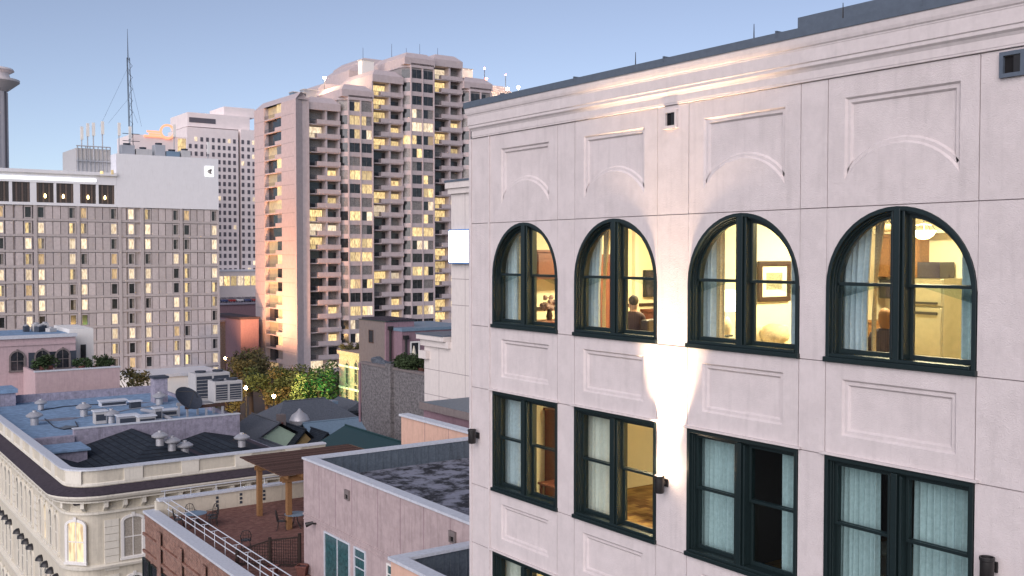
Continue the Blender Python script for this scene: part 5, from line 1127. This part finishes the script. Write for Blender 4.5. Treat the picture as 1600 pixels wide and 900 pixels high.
for u, v in ((150, 200), (163, 195), (228, 195), (222, 190)): g1 = at(u, v, y=y); g0 = at(200, 105 if u in (150, 228) else 155, y=y); MB().tube((g0.x, y, g0.z), (g1.x, y + (3 if u > 200 else -3), g1.z), .022, .022, 4).build('guy_wire', 'unit_dark', mt)
for z in (50.0, 51.4): MB().tube((b0.x - 1.6, y, z), (b0.x + 1.6, y, z), .06).build('cross_arm', 'unit_dark', mt); 
for k, (dx, w, h, m) in enumerate(((3.5, 2.5, 2.2, 'galvanised'), (6.5, 3, 1.6, 'unit_grey'), (9.5, 2, 2.6, 'galvanised'), (12.0, 2.6, 1.5, 'blue_metal'), (14.5, 1.8, 1.8, 'unit_grey'))):
    t = thing('roof_plant', (hs + dx, YH + 6, 46.6), ('ribbed plant unit', 'low plant unit', 'tall plant unit', 'bluish plant unit', 'small end plant unit')[k] + ' on the white top of the grey hotel', 'roof unit', 'plant on the grey hotel'); MB().box(hs + dx - w / 2, hs + dx + w / 2, YH + 5, YH + 7, 46.61, 46.6 + h).build('casing', m, t, bevel=.05); MB().lathe([(.6, 0), (.7, .4), (.5, .4), (0, .3)], (hs + dx, YH + 6, 46.6 + h), 12).build('fan', 'unit_dark', t)

# ---- stepped concrete high rise
YT = 210.0; FH = 3.06; tw = thing('high_rise', (115, YT + 15, 0), 'stepped concrete high rise with balconies and many lit windows', 'building')
tr = random.Random(11)
def X_(u): return at(u, 350, y=YT).x
bx_ = [X_(u) for u in (480, 530, 580, 628, 675, 720, 764)]
tops = [at(505, 152, y=YT).z, at(555, 133, y=YT).z, at(604, 110, y=YT).z, at(652, 84, y=YT).z, at(697, 86, y=YT).z, at(742, 122, y=YT).z]
wmesh = {}
def wbox(w, h, key): 
    if key not in wmesh: wmesh[key] = MB().box(-w / 2, w / 2, -.06, 0, 0, h).mesh('pane', ['tower_glass'], origin=(0, 0, 0))[0]
    return wmesh[key]
def lit(x):
    k = tr.random(); return 'tower_glass' if k < x else 'tower_glass_curtain' if k < x + .22 else 'lit_warm' if k < x + .50 else 'lit_pale' if k < x + .62 else 'lit_dim'
def crown(x0, x1, y0, zt, depth=16):
    """bevelled concrete cap over a bay"""
    c1 = 1.6; lo = [(x0, y0), (x1, y0), (x1, y0 + depth), (x0, y0 + depth)]; hi = [(x0 + 1.4, y0 + c1), (x1 - 1.4, y0 + c1), (x1 - 1.4, y0 + depth - 1), (x0 + 1.4, y0 + depth - 1)]
    b = MB(); b.add([(p[0], p[1], zt - 3.0) for p in lo] + [(p[0], p[1], zt - 1.4) for p in lo] + [(p[0], p[1], zt) for p in hi], [(0, 1, 5, 4), (1, 2, 6, 5), (2, 3, 7, 6), (3, 0, 4, 7), (4, 5, 9, 8), (5, 6, 10, 9), (6, 7, 11, 10), (7, 4, 8, 11), (8, 9, 10, 11), (0, 1, 2, 3)])
    b.build('crown', 'tower_concrete', tw)
spm = {}
ZB = 60.3      # reference floor line; floors counted down from each bay's own top
for i in range(6):
    x0, x1, zt = bx_[i], bx_[i + 1], tops[i]; W = x1 - x0; nf = int((zt - 3.0) / FH); ztop = zt - 3.0
    if i % 2 == 1 or i == 3:        # window bay, standing forward, its left edge canted
        yf = YT - 1.6; cant = 1.7
        plan = [(x0 + .02, YT + .4), (x0 + cant, yf), (x1 - .35, yf), (x1 - .02, YT - .2), (x1 - .02, YT + 14), (x0 + .02, YT + 14)]
        inner = [(x0 + .22, YT + .55), (x0 + cant + .12, yf + .3), (x1 - .5, yf + .3), (x1 - .2, YT + .1), (x1 - .2, YT + 13.9), (x0 + .22, YT + 13.9)]
        MB().prism(inner, 0, ztop).build('bay_core', 'tower_dark', tw)
        sp = MB().prism(plan, 0, 1.02).mesh('spandrel', ['tower_concrete'], origin=(0, 0, 0))[0]
        wid = (x1 - .35 - x0 - cant) / 2
        for f in range(nf + 1):
            z = ztop - f * FH
            if z < -1: break
            place(sp, 'spandrel', (0, 0, z - 1.02 if f else z - .6), tw)
            if f == nf: break
            wz = z - FH + .001 if f else z - FH + .001; hh = FH - 1.04
            base_dark = .36
            if f < 3 and i == 3: base_dark = 1.0
            kk = lit(base_dark)
            for j in range(4):
                if j == 2 and tr.random() < .6: kk = lit(base_dark)
                xc = x0 + cant + wid * (j // 2) + (wid - .28) / 2 * (j % 2 + .5) + .14; w = place(wbox((wid - .28) / 2 - .12, hh, 'b%d' % i), 'window', (xc, yf + .25, wz), tw, 0, kk if tr.random() < .65 else lit(base_dark))
            L = math.hypot(cant, yf - YT - .4); a = math.atan2(yf - YT - .4, cant); place(wbox(L - .4, hh, 'c%d' % i), 'side_window', (x0 + cant / 2 + .14, (YT + .4 + yf) / 2 + .1, wz), tw, a, lit(.75))
        for j in range(3): xx = x0 + cant + wid * j; MB().box(xx - .14, xx + .14, yf - .12, yf + .29, 0, ztop - .61).build('rib', 'tower_concrete', tw)
        crown(x0, x1, yf, zt)
    else:                            # balcony bay
        yb_ = YT + 1.3
        MB().box(x0 + .02, x1 - .02, yb_, YT + 14, 0, ztop).build('bay_core', 'tower_dark', tw)
        bm_ = MB().box(x0 + W * .27, x1 - .03, YT - 1.0, YT - .8, 0, 1.0).box(x0 + W * .27, x0 + W * .27 + .2, YT - .799, YT + .3, 0, 1.0).box(x0 + .03, x1 - .03, YT - .79, yb_ - .01, -.22, -.001).mesh('balcony', ['tower_concrete'], origin=(0, 0, 0))[0]
        pr_ = x0 + W * .57
        MB().box(pr_ - .2, pr_ + .2, YT - .7, yb_ - .01, 0, ztop).build('pier', 'tower_concrete', tw)
        MB().box(x0 + .01, x0 + .35, YT - .6, YT + 14, 0, ztop).build('pier', 'tower_concrete', tw); MB().box(x1 - .35, x1 - .01, YT - .6, YT + 14, 0, ztop).build('pier', 'tower_concrete', tw)
        for f in range(nf):
            z = ztop - (f + 1) * FH
            if z < -1: break
            place(bm_, 'balcony', (0, 0, z), tw)
            d = place(wbox(W * .5 - .5, FH - .5, 'd%d' % i), 'balcony_door', (x0 + W * .31, yb_ - .02, z + .02), tw, 0, lit(.42))
            place(wbox(W * .36, FH - .9, 'e%d' % i), 'balcony_window', (x0 + W * .78, yb_ - .25, z + .1), tw, 0, lit(.44))
            rl_ = MB() ; 
        rm = MB().box(x0 + .36, x0 + W * .27 - .01, YT - .75, YT - .68, .92, 1.0)
        for k in range(7): xx = x0 + .42 + k * (W * .27 - .5) / 6; rm.box(xx - .025, xx + .025, YT - .74, YT - .69, 0, .919)
        rmm = rm.mesh('balustrade', ['unit_dark'], origin=(0, 0, 0))[0]
        for f in range(nf):
            if ztop - (f + 1) * FH > -1: place(rmm, 'balustrade', (0, 0, ztop - (f + 1) * FH), tw)
        crown(x0, x1, YT - 1.0, zt)
# left end face and its canted corner
XL = X_(463) - 1.0; yE = at(398, 300, x=XL).y; yA, yB_ = at(413, 300, x=XL).y, at(440, 300, x=XL).y; zl = tops[0] - 1.2
yK = at(463, 300, x=XL).y
MB().prism([(XL, yK), (bx_[0] - .02, YT - .6), (bx_[0] - .02, yK + 1), (XL, yK + 1)], 0, zl).build('canted_pier', 'tower_concrete', tw)
MB().box(XL, bx_[0] - .02, yK + 1.01, yB_, 0, zl).build('end_wall', 'tower_concrete', tw); MB().box(XL, bx_[0] - .02, yA, yE, 0, zl).build('end_wall', 'tower_concrete', tw); MB().box(XL + 1.2, bx_[0] - .02, yB_ + .01, yA - .01, 0, zl).build('end_core', 'tower_dark', tw)
for f in range(int(zl / FH)):
    z = zl - (f + 1) * FH; ym = yA + (yB_ - yA) * .62; h_ = FH - .25
    MB().box(XL + .1, XL + 1.19, yB_ + .02, yA - .02, z, z + .24).build('end_slab', 'tower_concrete', tw)
    MB().box(XL + .05, XL + 1.18, yB_ + .02, ym - .05, z + .241, z + 1.0).build('end_spandrel', 'tower_concrete', tw)
    w = MB().box(XL + .5, XL + .56, yB_ + .1, ym - .2, z + 1.001, z + FH - .01).build('end_window', 'tower_glass_curtain' if tr.random() < .4 else 'lit_warm' if tr.random() < .6 else 'tower_glass', tw)
    w = MB().box(XL + 1.1, XL + 1.16, ym + .1, yA - .1, z + .25, z + FH - .01).build('end_window', 'tower_glass' if tr.random() < .7 else 'lit_dim', tw)
    for k in range(3): MB().box(XL + .1, XL + .16, ym + .1, yA - .1, z + .5 + k * .22, z + .56 + k * .22).build('end_rail', 'unit_dark', tw)
    for a_, b2 in ((yK + 1.01, yB_), (yA, yE)): MB().box(XL - .012, XL - .002, a_, b2, z - .05, z + .05).build('end_joint', 'tower_dark', tw)
b = MB(); zc = zl; 
b.add([(XL, yK, zc), (bx_[0] - .02, YT - .6, zc), (bx_[0] - .02, yE, zc), (XL, yE, zc), (XL + 1.6, yK + .8, zc + 1.7), (bx_[0] - .02, YT + 1, zc + 1.7), (bx_[0] - .02, yE - 1.5, zc + 1.7), (XL + 1.6, yE - 1.5, zc + 1.7)], [(0, 1, 5, 4), (1, 2, 6, 5), (2, 3, 7, 6), (3, 0, 4, 7), (4, 5, 6, 7)]); b.build('crown', 'tower_concrete', tw)
# higher masses behind the bays, stepping up to the middle
for u0, u1, vt, yy in ((497, 600, 128, YT + 14), (545, 640, 100, YT + 15), (560, 722, 88, YT + 17), (700, 800, 124, YT + 14)):
    a_, b2 = at(u0, vt, y=yy), at(u1, vt, y=yy); z = a_.z
    MB().add([(a_.x, yy, 40), (b2.x, yy, 40), (b2.x, yy + 14, 40), (a_.x, yy + 14, 40), (a_.x, yy, z - 1.5), (b2.x, yy, z - 1.5), (b2.x, yy + 14, z - 1.5), (a_.x, yy + 14, z - 1.5), (a_.x + 2, yy + 1, z), (b2.x - 2, yy + 1, z), (b2.x - 2, yy + 13, z), (a_.x + 2, yy + 13, z)],
             [(0, 1, 5, 4), (1, 2, 6, 5), (2, 3, 7, 6), (3, 0, 4, 7), (4, 5, 9, 8), (5, 6, 10, 9), (6, 7, 11, 10), (7, 4, 8, 11), (8, 9, 10, 11)]).build('upper_mass', 'tower_concrete', tw)
for k, (u, v, yy, m, r_) in enumerate(((507, 122, YT + 8, 'flood_white', .32), (793, 139, YT + 4, 'flood_white', .4), (810, 136, YT + 4, 'flood_white', .4), (760, 123, YT + 2, 'red_beacon', .3), (757, 107, YT + 9, 'red_beacon', .25), (790, 117, YT + 9, 'red_beacon', .15))):
    p = at(u, v, y=yy); lb = ('bright roof floodlight at the left shoulder of the high rise', 'left one of the pair of glaring floodlights behind the hotel parapet', 'right one of the pair of glaring floodlights behind the hotel parapet', 'large red beacon on the right shoulder of the high rise', 'small red beacon on a mast at the right of the high rise', 'tiny red beacon farthest right above the high rise')[k]
    t = thing('roof_floodlight' if k < 3 else 'beacon', (p.x, yy, p.z - 1.2), lb, 'lamp', 'lamps on the high rise roof'); b_ = MB(); rough_ball(b_, p, r_, 6, 0); b_.build('bulb', m, t, smooth=True); MB().tube((p.x, yy, p.z - (2.5 if k < 3 else 4.5)), (p.x, yy, p.z - r_), .08).build('stem', 'unit_dark', t)
p = at(507, 122, y=YT + 8); lamp('flood_light', 'POINT', (p.x, p.y - .6, p.z), 1600, (1, .66, .38), .3)
p = at(800, 135, y=YT + 4); lamp('flood_light', 'POINT', (p.x, p.y - .9, p.z), 3000, (1, .70, .42), .3)
for k, (u, v, m) in enumerate(((572, 100, 'white_paint'), (727, 113, 'white_paint'), (465, 150, 'blue_metal'), (482, 146, 'galvanised'))):
    p = at(u, v, y=YT + 9); t = thing('roof_plant', (p.x, YT + 9, p.z - 3), ('white box on the left step of the high rise roof', 'white box on the right step of the high rise roof', 'bluish plant on the lowest high rise roof', 'silver plant on the lowest high rise roof')[k], 'roof unit', 'plant on the high rise'); MB().box(p.x - 1.6, p.x + 1.6, YT + 8, YT + 10, p.z - 4, p.z + .6).build('casing', m, t, bevel=.05); MB().box(p.x - 1.7, p.x + 1.7, YT + 7.9, YT + 10.1, p.z + .601, p.z + .8).build('lid', 'unit_grey', t)
for k, u in enumerate((573, 618, 641, 662, 690)): p = at(u, 84, y=YT + 18); tag(MB().tube((p.x, YT + 20, p.z - 3), (p.x, YT + 20, p.z + 1.8 + k % 2), .08, .04, 5).build('roof_mast', 'unit_dark'), ('leftmost', 'second', 'middle', 'fourth', 'rightmost')[k] + ' of five thin masts on top of the high rise', 'mast', 'masts on the high rise')

# ---- far pale tower with a grid of small windows, and lower block with a neon sign
YF = 330.0; ft = thing('far_tower', (170, YF, 0), 'distant pale pink tower with a grid of small square windows', 'building')
a_, b2 = at(292, 200, y=YF), at(372, 200, y=YF); z1_ = at(292, 198, y=YF).z
MB().box(a_.x, b2.x, YF, YF + 20, 0, z1_).build('wall', 'far_pink', ft); c2_ = at(405, 200, y=YF); MB().box(b2.x + .9, c2_.x + 8, YF, YF + 20, 0, z1_ + .45).build('wall', 'far_pink', ft); MB().box(b2.x, b2.x + .9, YF + 1.5, YF + 20, 0, z1_ - 3).build('slot', 'far_glass', ft)
e0, e1 = at(293, 182, y=YF + 2), at(372, 182, y=YF + 2); zt2 = at(330, 178, y=YF + 2).z; MB().box(e0.x, e1.x + 4, YF + 2, YF + 20, z1_ + .5, zt2).build('top_storey', 'far_pink', ft); MB().box(e0.x + .5, at(340, 182, y=YF).x, YF + 1.9, YF + 1.99, z1_ + 1.8, zt2 - 1.6).build('top_window', 'far_glass', ft)
MB().box(at(350, 170, y=YF + 4).x, at(398, 170, y=YF + 4).x, YF + 4, YF + 18, zt2 + .01, at(370, 168, y=YF + 4).z).build('lift_head', 'far_pink', ft)
fw = MB().box(-.45, .45, -.05, 0, 0, 1.35).mesh('w', ['far_glass'], origin=(0, 0, 0))[0]; k1 = 0
for r in range(26):
    for u in (297, 306, 315, 324, 333, 342, 350, 358, 366, 379, 388, 396):
        p = at(u, 212, y=YF); z = z1_ - 4.4 - r * 2.36
        if r == 0 and u < 305: continue
        if z > 8 and k1 < 300: k1 += 1; place(fw, 'window', (p.x, YF - .02, z), ft, 0, 'lit_pale' if tr.random() < .07 else None)
nb = thing('neon_block', (140, 300, 0), 'distant block topped by a glowing orange neon sign', 'building'); YN_ = 300.0
a_, b2 = at(205, 200, y=YN_), at(291, 200, y=YN_); zz = at(260, 213, y=YN_).z; MB().box(a_.x, b2.x, YN_, YN_ + 15, 0, zz).build('wall', 'far_pink', nb)
for u in (281, 287):
    for k in range(3): p = at(u, 222 + k * 11, y=YN_); MB().box(p.x - .6, p.x + .6, YN_ - .06, YN_ - .01, p.z - 1, p.z + 1).build('window', 'lit_warm', nb)
ns = thing('neon_sign', (140, YN_ - .5, zz), 'glowing orange neon sign of a ring and bars on the distant roof', 'sign'); p = at(261, 206, y=YN_)
MB().lathe([(1.6, 0), (2.2, 0), (2.2, .3), (1.6, .3), (1.6, 0)], (p.x, YN_ - .2, p.z), 20, ax=Matrix.Rotation(R(90), 3, 'X')).build('ring', 'neon_orange', ns)
for k, (u0, u1, v) in enumerate(((229, 252, 205), (232, 250, 209), (225, 254, 212))): a_, b2 = at(u0, v, y=YN_), at(u1, v, y=YN_); MB().box(a_.x, b2.x, YN_ - .4, YN_ - .1, a_.z - .3, a_.z + .25).build('bar', 'neon_orange', ns)
# ---- round observation tower at the left edge
p = at(0, 200, d=420); ot = thing('observation_tower', (p.x - 6, p.y, 0), 'pale tower with flared round top at the left edge', 'building'); c = at(-14, 200, d=420); zt2 = at(0, 104, d=420).z; s1 = at(0, 128, d=420).z
MB().lathe([(6.0, 0), (6.0, s1 - 4)], (c.x, c.y, 0), 20).build('shaft', 'far_pink', ot, smooth=True); MB().lathe([(6, s1 - 4), (11.0, s1), (11.0, s1 + .9), (7.5, s1 + 1.6), (7.0, s1 + 3.4), (9.0, s1 + 4.6), (8.6, s1 + 5.4), (0, s1 + 6.5)], (c.x, c.y, 0), 28).build('flared_top', 'far_pink', ot, smooth=True)
for k in range(10): a = k * .628; MB().tube((c.x + 6.05 * math.cos(a), c.y + 6.05 * math.sin(a), 0), (c.x + 6.05 * math.cos(a), c.y + 6.05 * math.sin(a), s1 - 4), .5, .5, 5).build('fin', 'far_glass' if k % 4 == 1 else 'far_pink', ot)

# ---- low far blocks in the gap between hotel and high rise
def far_block(u0, u1, vt, yy, m, label, band=None):
    a_, b2 = at(u0, vt, y=yy), at(u1, vt, y=yy); t = thing('far_block', ((a_.x + b2.x) / 2, yy, 0), label, 'building'); MB().box(a_.x, b2.x, yy, yy + 20, 0, a_.z - .5).build('wall', m, t); MB().box(a_.x - .3, b2.x + .3, yy - .3, yy + 20, a_.z - .499, a_.z).build('roof', 'far_glass' if band is None else band, t); return t, a_, b2
emit_mat('glow_wall', (1, .55, .28), .8, 0.15, .1, (.9, .35, .2))
t, a_, b2 = far_block(338, 412, 422, 320, 'far_pink', 'pale distant block low between the grey hotel and the high rise', 'white_panel')
for k in range(7): x = a_.x + (b2.x - a_.x) * (k + .5) / 7; MB().box(x - .9, x + .9, 319.9, 319.98, a_.z - 5, a_.z - 2).build('window', 'lit_warm' if k % 3 else 'lit_pale', t)
t, a_, b2 = far_block(330, 412, 474, 270, 'mauve_plaster', 'flat roofed parking deck with parked cars in the distance', 'lilac_plaster')
mat('car_red', (.35, .05, .05), .3, spec=.6); mat('car_white', (.6, .6, .62), .3, spec=.6); mat('car_blue', (.06, .08, .18), .3, spec=.6); zt2 = a_.z
for k in range(8):
    x = a_.x + 2 + k * 2.2; t = thing('parked_car', (x, 272, zt2), ('leftmost white', 'second, blue', 'third, red', 'fourth, white', 'fifth, blue', 'sixth, white', 'seventh, red', 'rightmost blue')[k] + ' car of the row on the distant parking deck', 'car', 'cars on the parking deck'); m = ('car_white', 'car_blue', 'car_red')[k % 3]
    MB().box(x - .85, x + .85, 271, 275.2, zt2 + .3, zt2 + .85).build('body', m, t, bevel=.12); MB().add([(x - .8, 271.8, zt2 + .851), (x + .8, 271.8, zt2 + .851), (x + .8, 274.8, zt2 + .851), (x - .8, 274.8, zt2 + .851), (x - .65, 272.4, zt2 + 1.4), (x + .65, 272.4, zt2 + 1.4), (x + .65, 274.3, zt2 + 1.4), (x - .65, 274.3, zt2 + 1.4)], [(0, 1, 5, 4), (1, 2, 6, 5), (2, 3, 7, 6), (3, 0, 4, 7), (4, 5, 6, 7)]).build('cabin', 'far_glass', t)
    for sx in (-.8, .8):
        for yy in (271.8, 274.4): MB().tube((x + sx - .08, yy, zt2 + .32), (x + sx + .08, yy, zt2 + .32), .32, .32, 10).build('wheel', 'unit_dark', t)
t, a_, b2 = far_block(330, 380, 500, 235, 'tan_brick', 'low tan brick block at the foot of the high rise', 'lilac_plaster')
t, a_, b2 = far_block(376, 404, 496, 225, 'mauve_plaster', 'dark mauve block touching the left foot of the high rise', 'ledge_dark')
far_block(210, 345, 588, 186, 'white_paint', 'white low wall block at the foot of the grey hotel', 'pale_metal')

# ================================================================ TREES, PLANTS, STREET LIGHT
def leaf_mat(name, c, c2):
    m = mat(name, c, .8, scale=.9, c2=c2, spec=.2); b = m.node_tree.nodes['Principled BSDF']; b.inputs['Transmission Weight'].default_value = 0; return m
leaf_mat('leaf_dark', (.050, .075, .030), (.022, .034, .016)); leaf_mat('leaf_olive', (.11, .10, .045), (.05, .05, .022)); leaf_mat('leaf_green', (.06, .10, .04), (.025, .042, .018)); mat('bark', (.10, .07, .05), .95, var=.3, scale=4)
def leaves(mb, c, rx, rz, n, size, q):
    for _ in range(n):
        while True:
            p = Vector((q.uniform(-1, 1), q.uniform(-1, 1), q.uniform(-1, 1)))
            if p.length < 1: break
        p = p * (.55 + .45 * p.length); o = Vector((c[0] + p.x * rx, c[1] + p.y * rx, c[2] + p.z * rz))
        a = Vector((q.uniform(-1, 1), q.uniform(-1, 1), q.uniform(-.6, .6))).normalized() * size * q.uniform(.6, 1.3); b = a.orthogonal().normalized(); b.rotate(Matrix.Rotation(q.uniform(0, 6.28), 3, a.normalized())); b = b * size * q.uniform(.35, .6)
        mb.add([o - a, o + b, o + a, o - b], [(0, 1, 2, 3)])
def tree(name, x, y, h, r, leafm, label, seed, z0=0, clumps=26, per=90, size=.28, group='trees at the foot of the towers'):
    q = random.Random(seed); t = thing(name, (x, y, z0), label, 'tree', group); tr_ = MB(); top = Vector((x, y, z0 + h * .45))
    tr_.tube((x, y, z0), top, r * .09, r * .055, 9); cr = MB(); ct = Vector((x, y, z0 + h - r * .85))
    for k in range(clumps):
        while True:
            d = Vector((q.uniform(-1, 1), q.uniform(-1, 1), q.uniform(-.85, 1)))
            if .35 < d.length < 1: break
        c = ct + Vector((d.x * r * .85, d.y * r * .85, d.z * r * .75)); 
        if k % 3 == 0:
            m_ = top.lerp(c, .5) + Vector((q.uniform(-.4, .4), q.uniform(-.4, .4), .4)); tr_.tube(top - Vector((0, 0, q.uniform(0, h * .12))), m_, r * .035, r * .02, 6); tr_.tube(m_, c, r * .02, r * .008, 5)
        leaves(cr, c, r * q.uniform(.22, .4), r * q.uniform(.18, .3), per, size, q)
    tr_.build('trunk', 'bark', t, smooth=True); cr.build('crown', leafm, t)
def tree_at(name, u, vt, vb, d, r, lm, label, seed, **k):
    """crown top at pixel row vt, seen at depth d; planted on the street"""
    p = at(u, vt, d=d); tree(name, p.x, p.y, p.z, r, lm, label, seed, **k)
tree_at('street_tree', 372, 560, 0, 165, 4.0, 'leaf_olive', 'loose orange lit tree beside the right end of the grey hotel', 1, clumps=30)
tree_at('street_tree', 392, 541, 0, 178, 5.0, 'leaf_olive', 'tall rounded tree in front of the high rise left corner', 2, clumps=34)
tree_at('street_tree', 416, 560, 0, 160, 4.2, 'leaf_dark', 'dark tree just right of the tall rounded tree', 3)
tree_at('street_tree', 446, 572, 0, 160, 4.0, 'leaf_olive', 'small brownish tree left of the green lit tree', 4)
tree_at('street_tree', 500, 563, 0, 150, 5.0, 'leaf_green', 'tree lit green from inside at the foot of the high rise', 5, clumps=36)
tree_at('street_tree', 474, 572, 0, 158, 4.2, 'leaf_dark', 'dark tree just left of the green lit tree', 6)
tree_at('street_tree', 212, 572, 0, 135, 3.6, 'leaf_olive', 'sparse tree between the pink terrace wall and the grey hotel', 7, clumps=18, per=60)
tree_at('street_tree', 357, 590, 0, 160, 3.2, 'leaf_olive', 'low orange lit tree behind the condensers', 8, clumps=18)
def bush(u, v, r, label, seed, zz=None, yy=None, xx=None, lm='leaf_dark', n=9):
    p = at(u, v, x=xx, y=yy, z=zz); q_ = random.Random(seed); t = thing('potted_shrub', p, label, 'shrub', 'plants on the roofs'); cr = MB()
    for k in range(n): leaves(cr, (p.x + q_.uniform(-r, r), p.y + q_.uniform(-r * .5, r * .5), p.z + r * .75 + q_.uniform(-.4, .4) * r), r * .5, r * .5, 50, .16, q_)
    cr.build('foliage', lm, t); MB().lathe([(0, -.25), (.28, -.25), (.34, .3), (0, .3)], p, 10).build('pot', 'terracotta', t)
yq = 115.5
for k, u in enumerate((66, 78, 128, 150, 163)): bush(u, 576, 1.0 if k % 2 else .8, ('leftmost', 'second', 'third', 'fourth', 'rightmost')[k] + ' green shrub on the pink walled terrace', 20 + k, yy=yq, lm='leaf_dark' if k % 2 else 'leaf_green')
for k, u in enumerate((628, 638, 648, 658)): bush(u, 580, 1.1, ('leftmost', 'second', 'third', 'rightmost')[k] + ' dark shrub on top of the old brick wall', 30 + k, xx=47.2, n=12)
for k, u in enumerate((541, 553)): bush(u, 550, 1.0, ('left', 'right')[k] + ' shrub on the roof of the tan brick house', 40 + k, xx=68, lm='leaf_olive')
um = thing('closed_parasol', at(648, 572, x=48), 'closed beige parasol among the roof shrubs', 'parasol'); p = at(647, 580, x=48); MB().tube(p, (p.x, p.y, p.z + 2.4), .04).build('pole', 'dark_metal', um); MB().lathe([(.1, .9), (.28, 1.0), (.22, 1.6), (.04, 2.4)], p, 10).build('canopy', 'cream', um, smooth=True)
# tarpaulin heap on the old brick wall
tp_ = MB(); p = at(598, 568, x=47.5)
for k in range(6): rough_ball(tp_, (p.x + rnd.uniform(-.5, .5), p.y + rnd.uniform(-1.6, 1.6), p.z + rnd.uniform(-.2, .3)), rnd.uniform(.5, .8), 5, .5, .6, k)
tag(tp_.build('tarpaulin', 'slate'), 'crumpled grey tarpaulin on the old brick wall', 'tarpaulin')
def street_lamp(u, v, d, e, label):
    p = at(u, v, d=d); t = thing('street_lamp', (p.x, p.y, 0), label, 'street lamp', 'street lamps by the trees'); MB().tube((p.x, p.y, 0), (p.x, p.y, p.z - .3), .12, .07).build('post', 'dark_metal', t); b = MB(); rough_ball(b, p, .24, 7, 0); b.build('globe', 'street_globe', t, smooth=True); MB().lathe([(.16, -.42), (.2, -.3), (.1, -.28)], p, 10).build('collar', 'dark_metal', t)
    lamp('street_light', 'POINT', (p.x, p.y, p.z + .75), e * .45, (1, .58, .24), .3)
street_lamp(384, 606, 146, 11000, 'bright street lamp under the orange lit tree'); street_lamp(428, 619, 144, 9000, 'bright street lamp right of the first one beneath the dark tree'); street_lamp(352, 560, 205, 900, 'street lamp beside the far corner of the grey hotel')
g0 = at(502, 600, d=149); gl_ = thing('tree_uplight', (g0.x, g0.y, g0.z - 4), 'small green floodlight inside the green lit tree', 'lamp'); MB().tube((g0.x, g0.y, 0), (g0.x, g0.y, g0.z - 3.2), .06).build('stake', 'dark_metal', gl_); MB().lathe([(0, 0), (.12, 0), (.18, .25), (0, .26)], (g0.x, g0.y, g0.z - 3.2), 10).build('head', 'dark_metal', gl_)
lamp('green_light', 'POINT', (g0.x - 3.2, g0.y - 6.2, g0.z + .5), 900, (.12, 1, .22), .2)
# wall washers at the foot of the high rise end face
for k, yy in enumerate((203, 211)):
    t = thing('ground_floodlight', (XL - 13, yy, 0), ('nearer', 'farther')[k] + ' ground floodlight washing the high rise end wall orange', 'lamp', 'floodlights at the high rise'); MB().cbox((XL - 13, yy, 0), .8, .8, .5).build('housing', 'dark_metal', t); MB().cbox((XL - 13, yy, .501), .6, .6, .05).build('lens', 'street_globe', t)
    lamp('wall_washer', 'SPOT', (XL - 13, yy, .7), 46000, (1, .46, .22), .4, spot_size=R(84), spot_blend=1, target=(XL, yy + 14, 30))
